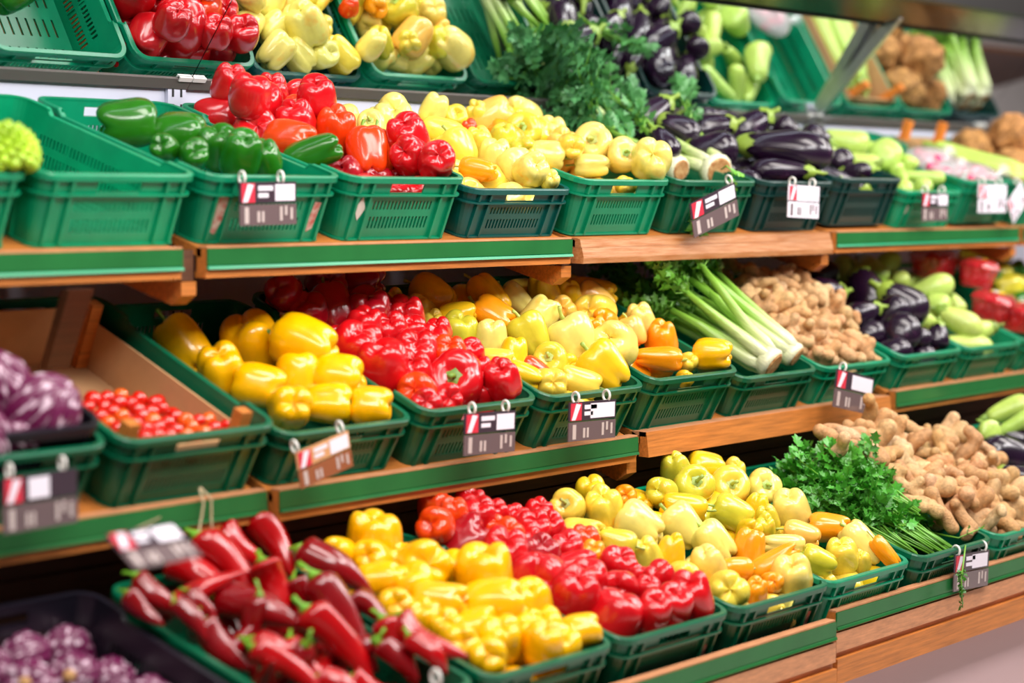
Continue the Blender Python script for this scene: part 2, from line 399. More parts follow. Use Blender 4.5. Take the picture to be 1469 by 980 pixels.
for a in [
    (0, -2, 'green crate holding a romanesco head ' + T_, BRIGHT, 'tall', 0, 0),
    (0, -1, 'bright green empty crate ' + T_, BRIGHT, 'tall', 0, .0),
    (0, 0, 'green crate of green peppers with torn stickers ' + T_, GREEN, 'tall', 0, 0),
    (0, 1, 'green crate of red peppers with a diamond sticker ' + T_, GREEN, 'tall', 0, 0),
    (0, 2, 'dark teal crate of cream peppers ' + T_, TEAL, 'short', -.004, 0),
    (0, 3, 'bright green crate of cream and orange peppers ' + T_, GREEN, 'tall', -.006, 0),
    (0, 4, 'deep green crate of celery ' + T_, DEEP, 'tall', -.004, 0),
    (0, 5, 'dark green crate of eggplants ' + T_, DARK, 'tall', 0, 0),
    (0, 6, 'dark green crate of eggplants and courgettes beside the shelf joint ' + T_, DARK, 'tall', -.004, .012),
    (0, 7, 'bright green crate of pale courgettes ' + T_, BRIGHT, 'short', -.008, 0),
    (0, 8, 'green crate of bagged radishes ' + T_, GREEN, 'tall', -.03, .01),
    (0, 9, 'green crate with a carton of courgettes ' + T_, GREEN, 'tall', 0, 0),
    (0, 10, 'green crate of celeriac ' + T_, GREEN, 'tall', 0, 0),
    (0, 11, 'dark green crate of white stemmed chard ' + T_, DARK, 'tall', 0, 0),
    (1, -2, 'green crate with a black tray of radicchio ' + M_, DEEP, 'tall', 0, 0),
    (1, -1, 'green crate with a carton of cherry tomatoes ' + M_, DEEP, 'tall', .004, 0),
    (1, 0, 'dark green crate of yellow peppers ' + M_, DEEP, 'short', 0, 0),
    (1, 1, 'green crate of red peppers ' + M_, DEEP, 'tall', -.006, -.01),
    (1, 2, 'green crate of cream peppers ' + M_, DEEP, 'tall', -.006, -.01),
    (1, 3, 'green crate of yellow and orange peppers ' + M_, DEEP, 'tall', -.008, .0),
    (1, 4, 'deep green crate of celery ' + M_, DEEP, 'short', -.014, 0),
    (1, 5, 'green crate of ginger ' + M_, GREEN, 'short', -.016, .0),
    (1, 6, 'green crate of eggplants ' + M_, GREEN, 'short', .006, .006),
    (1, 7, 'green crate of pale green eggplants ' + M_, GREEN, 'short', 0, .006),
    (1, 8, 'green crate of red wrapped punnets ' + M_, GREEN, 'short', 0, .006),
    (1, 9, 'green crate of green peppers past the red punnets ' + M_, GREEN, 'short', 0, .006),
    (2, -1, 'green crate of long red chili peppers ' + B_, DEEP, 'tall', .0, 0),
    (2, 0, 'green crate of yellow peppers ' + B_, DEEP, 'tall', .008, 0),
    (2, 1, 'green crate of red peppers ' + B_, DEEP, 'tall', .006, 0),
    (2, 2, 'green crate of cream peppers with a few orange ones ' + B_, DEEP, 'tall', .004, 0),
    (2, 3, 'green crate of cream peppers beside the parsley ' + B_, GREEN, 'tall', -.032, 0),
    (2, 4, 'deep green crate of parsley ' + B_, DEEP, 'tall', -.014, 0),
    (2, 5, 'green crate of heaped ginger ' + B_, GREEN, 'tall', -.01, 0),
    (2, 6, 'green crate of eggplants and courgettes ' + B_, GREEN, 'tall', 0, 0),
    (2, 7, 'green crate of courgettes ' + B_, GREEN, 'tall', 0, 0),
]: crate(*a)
crate(2, -2, 'black plastic crate of radicchio on the bottom shelf', INK, 'tall', -.012, 0)  # holds the bottom-shelf radicchio heads
# ------------------------------------------------------------------ produce: materials
def produce_mat(name, rough=.22, coat=.6, blush=None, blush_at=(.55, .7), scale=4, vary=.10, sss=.0, bmp=0, bscale=30, spots=None):
    m, nt, b = nodemat(name); setp(b, Roughness=rough, Coat_Weight=coat, Coat_Roughness=.13)
    base = objcol(nt); nz = noise(nt, scale, 2, .5)
    v = ramp(nt, nz, .3, .7, (1 - vary,) * 3 + (1,), (1 + vary,) * 3 + (1,))
    out = mixcol(nt, 1.0, base, v, 'MULTIPLY')
    if blush:
        tc = N(nt, 'ShaderNodeTexCoord'); oi = N(nt, 'ShaderNodeObjectInfo')
        ad = N(nt, 'ShaderNodeVectorMath', operation='ADD'); nt.links.new(tc.outputs['Object'], ad.inputs[0])
        sc = N(nt, 'ShaderNodeVectorMath', operation='SCALE'); sc.inputs[0].default_value = (7, 13, 5); nt.links.new(oi.outputs['Random'], sc.inputs['Scale'])
        nt.links.new(sc.outputs[0], ad.inputs[1])
        n2 = N(nt, 'ShaderNodeTexNoise'); n2.inputs['Scale'].default_value = 2.2; n2.inputs['Detail'].default_value = 2; nt.links.new(ad.outputs[0], n2.inputs['Vector'])
        out = mixcol(nt, ramp(nt, n2.outputs[0], *blush_at), out, blush)
    if spots:
        n3 = noise(nt, spots[0], 4, .65); out = mixcol(nt, ramp(nt, n3, spots[1], spots[2]), out, spots[3])
    nt.links.new(out, b.inputs['Base Color'])
    if bmp: bump(nt, b, noise(nt, bscale, 4, .6), bmp, .004)
    if sss:
        b.inputs['Subsurface Weight'].default_value = sss; b.inputs['Subsurface Radius'].default_value = (.02, .012, .006); b.inputs['Subsurface Scale'].default_value = .6
    M[name] = m
produce_mat('pepper', .24, .55)
produce_mat('pepper_cream', .26, .45, blush=S(250, 176, 60), blush_at=(.60, .80), vary=.07)
produce_mat('eggplant_skin', .26, .45, vary=.25, spots=(3, .60, .8, S(70, 30, 62)))
produce_mat('courgette_skin', .34, .2, spots=(26, .52, .72, S(222, 232, 160)))
produce_mat('ginger_skin', .58, 0, vary=.2, scale=11, bmp=1, bscale=30, spots=(7, .50, .78, S(164, 112, 66)))
produce_mat('tomato_skin', .12, .8)
produce_mat('celeriac_skin', .8, 0, vary=.25, scale=8, bmp=1, bscale=18, spots=(10, .45, .65, S(120, 78, 40)))
produce_mat('green_skin', .42, .1, vary=.15)
produce_mat('leaf', .42, .15, vary=.28, scale=16)
produce_mat('radicchio_skin', .45, .2, spots=(5, .46, .56, S(232, 214, 222)))
simple('card', S(196, 150, 104), .8, vary=.1, scale=8)
simple('card_orange', S(226, 128, 40), .7)
simple('black_tray', S(24, 22, 30), .3)
simple('string', S(196, 176, 140), .8)
simple('celery_cut', S(168, 112, 60), .7, col2=S(206, 166, 110), scale=60)
m, nt, b = nodemat('celery_stalk'); setp(b, Roughness=.34, Coat_Weight=.3)
tc = N(nt, 'ShaderNodeTexCoord'); sp = N(nt, 'ShaderNodeSeparateXYZ'); nt.links.new(tc.outputs['Object'], sp.inputs[0])
r_ = N(nt, 'ShaderNodeValToRGB'); e = r_.color_ramp.elements; e[0].position = .0; e[0].color = S(236, 236, 200); e[1].position = .34; e[1].color = S(112, 172, 48)
e2 = r_.color_ramp.elements.new(.07); e2.color = S(216, 228, 160); e3 = r_.color_ramp.elements.new(.18); e3.color = S(160, 206, 84)
nt.links.new(sp.outputs[2], r_.inputs[0])
wv = N(nt, 'ShaderNodeTexNoise'); wv.inputs['Scale'].default_value = 1; mp = N(nt, 'ShaderNodeMapping'); mp.inputs['Scale'].default_value = (220, 220, 3)
nt.links.new(tc.outputs['Object'], mp.inputs[0]); nt.links.new(mp.outputs[0], wv.inputs['Vector'])
nt.links.new(mixcol(nt, 1.0, r_.outputs[0], ramp(nt, wv.outputs[0], .3, .7, (.8, .8, .8, 1), (1.1, 1.1, 1.1, 1)), 'MULTIPLY'), b.inputs['Base Color'])
bump(nt, b, wv.outputs[0], .5); M['celery_stalk'] = m
m, nt, b = nodemat('film'); setp(b, Base_Color=(.95, .9, .93, 1), Roughness=.12, Transmission_Weight=.0, Alpha=.42, Specular_IOR_Level=.8, Coat_Weight=1); bump(nt, b, noise(nt, 22, 3), 1, .01); M['film'] = m
m, nt, b = nodemat('film_red'); setp(b, Base_Color=S(214, 44, 54), Roughness=.15, Alpha=.6, Coat_Weight=1); bump(nt, b, noise(nt, 24, 3), 1, .008); M['film_red'] = m
PAL = dict(r=S(206, 14, 24), R=S(160, 10, 26), o=S(236, 66, 10), O=S(252, 156, 16), L=S(252, 192, 84), y=S(252, 188, 0), Y=S(240, 194, 26),
           c=S(240, 210, 74), p=S(240, 221, 114), g=S(212, 200, 54), G=S(36, 112, 16), e=S(30, 10, 34), z=S(176, 206, 88), w=S(186, 210, 96), t=S(214, 30, 14), T=S(240, 96, 20))
def vary(c, a=.06):
    return tuple(max(0, min(1, v * (1 + rnd.uniform(-a, a)))) for v in c[:3]) + (1,)

# ------------------------------------------------------------------ produce: meshes (unit size: diameter 1 across, length 1 along z, stem end at +z)
def smooth_profile(pts, n):
    pts = np.array(pts, float); d = np.r_[0, np.cumsum(np.linalg.norm(np.diff(pts, axis=0), axis=1))]
    P = np.vstack([2 * pts[0] - pts[1], pts, 2 * pts[-1] - pts[-2]]); out = []
    for s in np.linspace(0, d[-1], n):
        i = min(np.searchsorted(d, s, 'right') - 1, len(pts) - 2); t = (s - d[i]) / (d[i + 1] - d[i])
        p0, p1, p2, p3 = P[i:i + 4]
        out.append(.5 * ((2 * p1) + (-p0 + p2) * t + (2 * p0 - 5 * p1 + 4 * p2 - p3) * t * t + (-p0 + 3 * p1 - 3 * p2 + p3) * t ** 3))
    out = np.array(out); out[:, 0] = np.maximum(out[:, 0], 0); return out
def revolve(name, prof, mat, seg=28, f=None, bend=0, bdir=0, norm=True):
    n = len(prof); V = []; F = []
    for i, (r, z) in enumerate(prof):
        for j in range(seg):
            th = 2 * math.pi * j / seg; rr, zz = (r, z) if f is None else f(r, z, th, i / (n - 1))
            x, y = rr * math.cos(th), rr * math.sin(th); b_ = bend * (zz * zz) 
            V.append((x + b_ * math.cos(bdir), y + b_ * math.sin(bdir), zz))
    for i in range(n - 1):
        for j in range(seg):
            F.append((i * seg + j, (i + 1) * seg + j, (i + 1) * seg + (j + 1) % seg, i * seg + (j + 1) % seg))
    me = bpy.data.meshes.new(name); me.from_pydata(V, [], F); 
    bm = bmesh.new(); bm.from_mesh(me); bmesh.ops.remove_doubles(bm, verts=bm.verts, dist=1e-5); bm.to_mesh(me); bm.free()
    co = np.empty(len(me.vertices) * 3); me.vertices.foreach_get('co', co); co = co.reshape(-1, 3); hi, lo = co.max(0), co.min(0); sz = hi - lo
    if norm:
        s_ = np.array([1 / ((sz[0] + sz[1]) / 2)] * 2 + [1 / sz[2]]); me['n'] = s_.tolist(); me.vertices.foreach_set('co', (co * s_).ravel()); me.update()
    me.polygons.foreach_set('use_smooth', [True] * len(me.polygons)); me.materials.append(M[mat]); return me
def pepper_body(seed, mat, taper=.0, amp=.16, lobes=None):
    q = random.Random(seed); n = lobes or q.choice((3, 4, 4)); ph = q.uniform(0, 6.28)
    wob = [q.uniform(.85, 1.12) for _ in range(n)]; tipw = [q.uniform(.6, 1.3) for _ in range(n)]
    prof = [(0, .425), (.06, .425), (.12, .445), (.21, .488), (.33, .49), (.44, .40), (.492, .25), (.50, .08), (.49, -.1), (.475, -.25), (.44, -.37), (.375, -.455), (.28, -.49), (.17, -.475), (.07, -.43), (0, -.41)]
    prof = [(r * (1 - taper * max(0, .35 - z)), z) for r, z in prof]
    prof = smooth_profile(prof, 24)
    def f(r, z, th, t):
        a = n * (th + ph) / 2 + .35 * math.sin(th + seed); c = abs(math.cos(a)); L = c ** .55
        k = int(((a / math.pi) + .5) % n)
        side = amp * (.55 + .95 * max(0, -z) + .35 * max(0, z - .2))
        edge = max(0, 1 - r / .5)
        rr = r * (1 - side * (1 - L)) * (1 + (wob[k] - 1) * L)
        zz = z
        if z < -.15: zz = z - (.15 * L * tipw[k] - .085) * min(1, (-.15 - z) / .3)
        elif z > .3: zz = z + .05 * (L - .5)
        return rr, zz
    return revolve('pepper_body', prof, mat, 30, f, q.uniform(-.12, .12), q.uniform(0, 6))
def pepper_stem(seed):
    q = random.Random(seed); b = MB(); V = []; n = 10
    ring = [(math.cos(2 * math.pi * j / n) * (.115 if j % 2 else .15), math.sin(2 * math.pi * j / n) * (.115 if j % 2 else .15)) for j in range(n)]
    b.add([(x, y, .425 if j % 2 else .44) for j, (x, y) in enumerate(ring)] + [(x * .45, y * .45, .445) for x, y in ring], [(j, (j + 1) % n, n + (j + 1) % n, n + j) for j in range(n)] + [tuple(range(n, 2 * n))])
    a = q.uniform(0, 6.28); cx, cy = math.cos(a), math.sin(a); ln = q.uniform(.14, .30)
    b.tube([(0, 0, .42), (cx * .01, cy * .01, .42 + ln * .4), (cx * .04, cy * .04, .42 + ln * .75), (cx * .10, cy * .10, .42 + ln)], [.055, .042, .04, .05], 7)
    return b.mesh('pepper_stem', 'green_skin', True)
BLOCK = [pepper_body(s, 'pepper', .0 + .05 * (s % 3), .17, 4 if s % 3 else 3) for s in range(8)]
CREAM = [pepper_body(20 + s, 'pepper_cream', .08 + .09 * (s % 4), .17, 3 if s % 3 else 4) for s in range(9)]
STEMS = [pepper_stem(s) for s in range(6)]
def eggplant_body(seed, mat='eggplant_skin'):
    q = random.Random(seed); fat = q.uniform(.0, .06)
    sm = lambda x: max(0, min(1, x)) ** 2 * (3 - 2 * max(0, min(1, x)))
    prof = [(max(0, (.5 - .5 * math.cos(math.pi * i / 39)) * 0 + .5 * max(0, 1 - abs(2 * t - 1) ** 3.2) ** .5 * (.60 + fat + (.40 - fat) * sm(t / .78))), .5 - t) for i, t in ((i, .5 - .5 * math.cos(math.pi * i / 39)) for i in range(40))]
    return revolve('eggplant_body', prof, mat, 32, None, q.uniform(-.25, .25), q.uniform(0, 6))
def eggplant_cap(seed):
    q = random.Random(seed); b = MB(); n = 20; rings = []
    for (r, z) in ((.10, .515), (.19, .49), (.27, .42), (.315, .36)):
        rings.append([(r * math.cos(2 * math.pi * j / n), r * math.sin(2 * math.pi * j / n), z - (.10 if z < .37 and j % 4 == 0 else .0) + (.04 if z < .37 and j % 4 == 2 else 0)) for j in range(n)])
    V = [v for r in rings for v in r]
    b.add(V, [(i * n + j, i * n + (j + 1) % n, (i + 1) * n + (j + 1) % n, (i + 1) * n + j) for i in range(3) for j in range(n)][::1])
    b.tube([(0, 0, .47), (.02, 0, .55), (.05, 0, .61), (.09, 0, .66)], [.13, .08, .06, .07], 8)
    return b.mesh('eggplant_cap', 'green_skin', True)
EGG = [eggplant_body(s) for s in range(5)]; EGGW = [eggplant_body(30 + s, 'courgette_skin') for s in range(3)]; CAPS = [eggplant_cap(s) for s in range(2)]
def courgette_body(seed):
    q = random.Random(seed)
    prof = smooth_profile([(0, .5), (.16, .5), (.24, .47), (.30, .40), (.36, .2), (.42, -.05), (.46, -.28), (.40, -.42), (.2, -.49), (0, -.5)], 18)
    return revolve('courgette_body', prof, 'courgette_skin', 18, lambda r, z, th, t: (r * (1 + .03 * math.cos(5 * th)), z), q.uniform(-.5, .5), q.uniform(0, 6))
COURG = [courgette_body(s) for s in range(4)]
CSTEM = MB().tube([(0, 0, .47), (0, 0, .53), (.03, 0, .58)], [.2, .15, .17], 7).mesh('courgette_stem', 'green_skin', True)
TOM = revolve('tomato_body', smooth_profile([(0, .43), (.1, .45), (.25, .46), (.42, .3), (.5, .05), (.45, -.23), (.3, -.42), (.12, -.48), (0, -.485)], 13), 'tomato_skin', 16)
def chili_body(seed):
    q = random.Random(seed); n = 22; seg = 12; b = MB(); a = q.uniform(-.5, .5); c2 = q.uniform(-.25, .25); pts = []; rad = []
    for i in range(n):
        t = i / (n - 1); pts.append((.16 * a * math.sin(math.pi * t) + .06 * c2 * math.sin(2 * math.pi * t), .08 * c2 * math.sin(math.pi * t), .5 - t))
        rad.append(.5 * (min(1, (t / .07)) ** .5 if t < .07 else 1) * max(.03, (1 - t ** 2.2)) ** .75 * (1 + .05 * math.sin(9 * t + seed)) * .2)
    V = []; F = []
    for i, (p, r) in enumerate(zip(pts, rad)):
        for j in range(seg):
            th = 2 * math.pi * j / seg; rr = r * (1 - .12 * (1 - abs(math.cos(1.5 * th + seed)) ** .6))
            V.append((p[0] + rr * math.cos(th), p[1] + rr * math.sin(th), p[2] + (.012 * (1 - abs(r) / .1) if i == 0 else 0)))
    for i in range(n - 1):
        for j in range(seg): F.append((i * seg + j, (i + 1) * seg + j, (i + 1) * seg + (j + 1) % seg, i * seg + (j + 1) % seg))
    F.append(tuple(range(seg))); F.append(tuple((n - 1) * seg + j for j in range(seg - 1, -1, -1)))
    b.add(V, F); return b.mesh('chili_body', 'pepper', True)          # length 1, diameter .2
CHILI = [chili_body(s) for s in range(7)]
CHST = [MB().tube([(0, 0, .475), (0, 0, .51), (.01 * k, 0, .56), (.04 * k, .01, .66)], [.05, .03, .013, .016], 7).mesh('chili_stem', 'green_skin', True) for k in (-1, 1, 2)]
def ginger_mesh(seed):
    q = random.Random(seed); mb = bpy.data.metaballs.new('g'); mb.resolution = .16; mb.render_resolution = .16; mb.threshold = .35
    ob = bpy.data.objects.new('g', mb); COL.objects.link(ob)
    def ball(p, r):
        e = mb.elements.new(); e.co = p; e.radius = r * 1.5
    p = Vector((-1.5, 0, 0)); d = Vector((1, 0, 0))
    for i in range(q.choice((6, 7, 8))):
        ball(p, q.uniform(.40, .52)); d = (d + Vector((0, q.uniform(-.4, .4), q.uniform(-.2, .2)))).normalized()
        if q.random() < .48:
            s_ = q.choice((-1, 1)); bd = Vector((q.uniform(-.2, .6), s_, q.uniform(-.4, .4))).normalized(); pp = p.copy()
            for j in range(q.choice((2, 3, 3))): pp = pp + bd * .36; ball(pp, q.uniform(.34, .44))
        p = p + d * .44
    bpy.context.view_layer.update(); me = evaluated_mesh(ob); bpy.data.metaballs.remove(mb)
    co = np.empty(len(me.vertices) * 3); me.vertices.foreach_get('co', co); co = co.reshape(-1, 3)
    co -= (co.max(0) + co.min(0)) / 2; co /= (co[:, 0].max() - co[:, 0].min()); me.vertices.foreach_set('co', co.ravel()); me.update()
    me.polygons.foreach_set('use_smooth', [True] * len(me.polygons)); me.materials.clear(); me.materials.append(M['ginger_skin']); me.name = 'ginger_root'
    return me                                                          # length 1 along x
GING = [ginger_mesh(s) for s in range(9)]
def lumpy(name, mat, seed, amp, sub=4, squash=1, fq=1):
    bm = bmesh.new(); bmesh.ops.create_icosphere(bm, subdivisions=sub, radius=.5); q = random.Random(seed)
    fr = [(Vector((q.uniform(-1, 1), q.uniform(-1, 1), q.uniform(-1, 1))) * q.uniform(4, 16), q.uniform(0, 6)) for _ in range(12)]
    for v in bm.verts:
        s_ = sum(math.sin(v.co.dot(k) * fq + p) / (1 + k.length * .12) for k, p in fr) / 4; v.co *= 1 + amp * s_; v.co.z *= squash
    me = bpy.data.meshes.new(name); bm.to_mesh(me); bm.free(); me.polygons.foreach_set('use_smooth', [True] * len(me.polygons)); me.materials.append(M[mat]); return me
CELERIAC = [lumpy('celeriac', 'celeriac_skin', s, .2, 5, 1, 1.7) for s in range(2)]

# ------------------------------------------------------------------ produce: placing
def pix_ray(px, py):
    return (CF + CR * ((px - CX) / FPX) + CU * ((CY - py) / FPX))
def local_hit(Mx, px, py, za, zb, back=0):
    Mi = Mx.inverted(); o = Mi @ CAM; d = Mi.to_3x3() @ pix_ray(px, py)
    s = (zb - za) / .56; c = (za + zb) / 2                              # plane z = c + s*y in the crate
    t = (c + s * o.y - o.z) / (d.z - s * d.y)
    return o + d * t, d, t
def tip_vec(code):
    j = lambda a: rnd.uniform(-a, a)
    if code == 'u': v = Vector((j(.3), j(.3), 1)) - CF * .62
    elif code == 'c': v = -CF + CU * .25 + CR * j(.35)
    elif code == 's': v = CF * 1.0 - CU * .3 + CR * j(.25)
    elif code == '?': v = Vector((j(1), j(1), j(.6) + .1))
    else:
        a = math.radians(code); v = CR * math.cos(a) + CU * math.sin(a) - CF * (.15 + j(.2))
    return v.normalized()
def orient(tip):
    return Vector((0, 0, -1)).rotation_difference(tip) @ Quaternion((0, 0, 1), rnd.uniform(0, 6.28))
def put(name, body, loc, rot, scl, col, label, cat, group, parts=()):
    o = link(name, body, None, col); o.location = loc; o.rotation_mode = 'QUATERNION'; o.rotation_quaternion = rot; o.scale = scl
    tag(o, label, cat, group)
    for (nm, me, pc) in parts: link(nm, me, o, pc)
    LAST[0] = o
    return o
LAST = [None]
STEMCOL = S(112, 150, 40); STEMPALE = S(170, 190, 90)
FILLERS = []
class Pile:
    """Collects the vegetables of one crate, pushes them apart and then builds them."""
    def __init__(s, k, i, za, zb):
        s.Mx = CRATES[k, i][0].matrix_basis.copy(); s.H = CRATES[k, i][1]; s.za, s.zb = za, zb; s.it = []
    def pixel(s, px, py, la, wb, code, kind, col, extra=None):
        p, d, t = local_hit(s.Mx, px, py, s.za, s.zb)
        sc = t / FPX                                   # metres per pixel at this depth (CF component of the ray is 1)
        s.it.append(dict(p=s.Mx @ p, l=la * sc, w=wb * sc, tip=tip_vec(code) if not isinstance(code, Vector) else code, kind=kind, col=col, hand=True, ex=extra))
    def fill(s, n_x, n_y, drop, l, w, kind, cols, y0=-.23, y1=.23, code='?', x0=-.14, x1=.14):
        for a in range(n_x):
            for b in range(n_y):
                x = x0 + (x1 - x0) * (a + .5 * (b % 2) * .8) / max(1, n_x - .6) + rnd.uniform(-.01, .01); y = y0 + (y1 - y0) * b / max(1, n_y - 1) + rnd.uniform(-.012, .012)
                z = (s.za + s.zb) / 2 + (s.zb - s.za) / .56 * y - drop
                q = rnd.uniform(.9, 1.1)
                s.it.append(dict(p=s.Mx @ Vector((min(x1, x), y, max(w * .5, z))), l=l * q, w=w * q, tip=tip_vec(code), kind=kind, col=rnd.choice(cols), hand=False, ex=None))
    def relax(s, n=45, keep=.85):
        it = s.it; m = len(it)
        if m < 2: return
        C = np.array([o['p'][:] for o in it]); T = np.array([o['tip'][:] for o in it]); Lh = np.array([max(0, o['l'] - o['w']) / 2 for o in it]); Rr = np.array([min(o['l'], o['w']) * .41 for o in it])
        Wh = np.array([min(o['l'], o['w']) * .49 for o in it]); hand = np.array([o['hand'] for o in it]); C0 = C.copy(); cam = np.array(CAM[:])
        offs = np.array([-1, 0, 1.])
        for _ in range(n):
            Pn = (C[:, None, :] + T[:, None, :] * (Lh[:, None] * offs)[:, :, None])            # m,3,3
            A = Pn.reshape(-1, 3); rr = np.repeat(Rr, 3); idx = np.repeat(np.arange(m), 3)
            D = A[:, None] - A[None]; dist = np.linalg.norm(D, axis=2) + 1e-9
            ov = rr[:, None] + rr[None] - dist; ov[idx[:, None] == idx[None]] = 0; ov = np.maximum(ov, 0)
            push = (D / dist[..., None]) * ov[..., None] * .25
            wgt = np.where(hand[idx][None] & ~hand[idx][:, None], 1.6, np.where(hand[idx][:, None] & ~hand[idx][None], .15, 1.0))
            mv = (push * wgt[..., None]).sum(1); dC = np.zeros_like(C); np.add.at(dC, idx, mv); dC /= 2.0
            ln = np.linalg.norm(dC, axis=1, keepdims=True); dC *= np.minimum(1, .012 / (ln + 1e-9)); C = C + dC
            ray = C0 - cam; ray /= np.linalg.norm(ray, axis=1, keepdims=True)
            off = C - C0; along = (off * ray).sum(1, keepdims=True) * ray
            C = np.where(hand[:, None], C0 + along + (off - along) * .80, C)
            Mi = np.array(s.Mx.inverted()); Lc = C @ Mi[:3, :3].T + Mi[:3, 3]
            ext = Wh[:, None] + np.abs(T @ Mi[:3, :3].T)[:, :2] * Lh[:, None]
            lim = np.array([HX - .012, HY - .012]) - ext
            low = Lc[:, 2] < s.H + .75 * Rr
            for ax in (0, 1):
                cl = np.clip(Lc[:, ax], -np.maximum(.01, lim[:, ax]), np.maximum(.01, lim[:, ax])); Lc[:, ax] = np.where(low, cl, Lc[:, ax])
            Lc[:, 2] = np.maximum(Lc[:, 2], Rr + .006)
            Mw = np.array(s.Mx); C = Lc @ Mw[:3, :3].T + Mw[:3, 3]
        for o, c in zip(it, C): o['p'] = Vector(c)
    def build(s, group, labels, cat='pepper'):
        for o in s.it:
            c = vary(o['col']); lab, nm = labels(o, s); kd = o['kind']; w_, l_ = o['w'], o['l']; rot = orient(o['tip'])
            up = o['tip'].z > .75 or not o['hand']
            if kd in ('block', 'cream'):
                pale = kd == 'cream'; stem = () if up else (('stem', rnd.choice(STEMS), vary(STEMPALE if pale else STEMCOL, .12)),)
                put(nm, rnd.choice(CREAM if pale else BLOCK), o['p'], rot, (w_, w_, l_), c, lab, cat, group, stem)
            elif kd == 'egg': put(nm, rnd.choice(EGG), o['p'], rot, (w_ * 1.06, w_ * 1.06, l_), c, lab, cat, group, (('cap', rnd.choice(CAPS), vary(S(140, 168, 60))),))
            elif kd == 'eggw': put(nm, rnd.choice(EGGW), o['p'], rot, (w_ * 1.05, w_ * 1.05, l_), c, lab, cat, group, (('cap', rnd.choice(CAPS), vary(S(120, 150, 56))),))
            elif kd == 'courg': put(nm, rnd.choice(COURG), o['p'], rot, (w_ * 1.1, w_ * 1.1, l_), c, lab, cat, group, (('stem', CSTEM, vary(S(150, 180, 80))),))
            elif kd == 'tom': put(nm, TOM, o['p'], rot, (w_, w_, w_), c, lab, cat, group)
            elif kd == 'chili': put(nm, rnd.choice(CHILI), o['p'], rot, (w_ / .2, w_ / .2, l_), c, lab, cat, group, (('stem', rnd.choice(CHST), vary(S(112, 168, 40))),))
            elif kd == 'ging':
                q = Vector((1, 0, 0)).rotation_difference(o['tip']) @ Quaternion((1, 0, 0), rnd.uniform(0, 6.28))
                put(nm, rnd.choice(GING), o['p'], q, (l_, l_, l_), c, lab, cat, group)
            elif kd == 'celeriac': put(nm, rnd.choice(CELERIAC), o['p'], rot, (w_, w_, w_), c, lab, cat, group)
            if not o['hand']: FILLERS.append(LAST[0])
    def items(s, tr, rows, kind, mul=1):
        ox, oy, sc = tr
        for r in rows:
            x, y, a, code, col = r[:5]; b = r[5] if len(r) > 5 else None
            kf = dict(block=1.2, cream=1.13, egg=1.42, eggw=1.2, courg=1.1).get(kind, 1) * mul; wb = (b if b else a) / sc * kf; la = a / sc * (1 + (kf - 1) * .55)
            if code in ('u', 'c', 's'): la = wb * rnd.uniform(.98, 1.18)
            s.pixel(ox + x / sc, oy + y / sc, la, wb, code, kind, PAL[col])
CN = {tuple(S(180, 4, 12)): 'red', tuple(S(134, 2, 12)): 'dark red'}
CN.update({tuple(PAL[k]): v for k, v in dict(r='red', R='dark red', o='orange-red', O='orange', L='light orange', y='yellow', Y='deep yellow', c='cream', p='pale cream', g='greenish', G='green').items()})
NAMES = {'red': 'red', 'dark red': 'red', 'orange-red': 'red', 'orange': 'orange', 'light orange': 'orange', 'yellow': 'yellow', 'green': 'green'}
def place_words(P, o, left, right):
    v = P.Mx.inverted() @ o['p']; w_ = 'front rim' if v.y < -.14 else 'crate back' if v.y > .1 else 'mid crate'
    side = left if v.x < -.065 else right if v.x > .065 else ''
    return w_ + (', %s side' % side if side else '')
def pose_words(o, tall=True):
    if not o['hand']: return 'half buried'
    t = o['tip']
    if t.z > .55: return 'lobes up' if tall else 'tip up'
    if t.dot(CF) > .6: return 'stem facing out'
    if t.dot(CF) < -.6: return 'tip facing out'
    return 'on its side'
def plabel(crate_words, left, right, kind='bell pepper'):
    def f(o, P):
        n = CN.get(tuple(o['col']), '')
        lab = '%s %s, %s, %s, %s' % (n, kind, pose_words(o, kind == 'bell pepper'), place_words(P, o, left, right), crate_words)
        return lab, (NAMES.get(n, 'cream') + '_' if kind == 'bell pepper' else '') + kind.replace(' ', '_')
    return f
def slabel(look, nm, crate_words, left, right):
    return lambda o, P: ('%s, %s%s, %s' % (look, '' if o['hand'] else 'half buried, ', place_words(P, o, left, right), crate_words), nm)
# ------------------------------------------------------------------ the piles, read off the photograph crate by crate
R4, R5, R2, R3, R1 = (860, 620, 3.268), (1080, 580, 3.062), (580, 640, 3.268), (760, 760, 4.453), (440, 720, 3.769)
P = Pile(2, 3, .135, .20)
P.items(R4, [(350, 165, 135, 'u', 'g'), (500, 165, 165, 0, 'Y', 150), (635, 185, 105, 'u', 'c'), (285, 280, 135, 'c', 'g'), (430, 250, 175, 's', 'g'), (610, 262, 168, 's', 'c'), (760, 265, 150, 's', 'p'),
             (395, 350, 205, 170, 'Y', 120), (735, 355, 120, 'u', 'Y'), (620, 385, 180, -25, 'g', 140), (900, 370, 165, 'u', 'p'), (775, 445, 110, 'u', 'g'), (705, 462, 110, 'c', 'Y'), (865, 528, 190, 175, 'p', 95)], 'cream')
P.items(R5, [(335, 540, 170, 0, 'O', 125), (490, 610, 200, -48, 'p', 125), (575, 650, 150, -50, 'O', 70), (215, 570, 155, -15, 'L', 100), (280, 690, 150, -25, 'g', 125), (392, 665, 140, 'u', 'c'), (470, 690, 85, 'u', 'c'), (60, 500, 100, 'u', 'g')], 'cream')
P.fill(4, 6, .055, .10, .082, 'cream', [PAL['c'], PAL['g'], PAL['Y']]); P.relax()
P.build('cream peppers beside the parsley', plabel('cream crate beside parsley', 'pepper', 'parsley'))
P = Pile(2, 2, .135, .20)
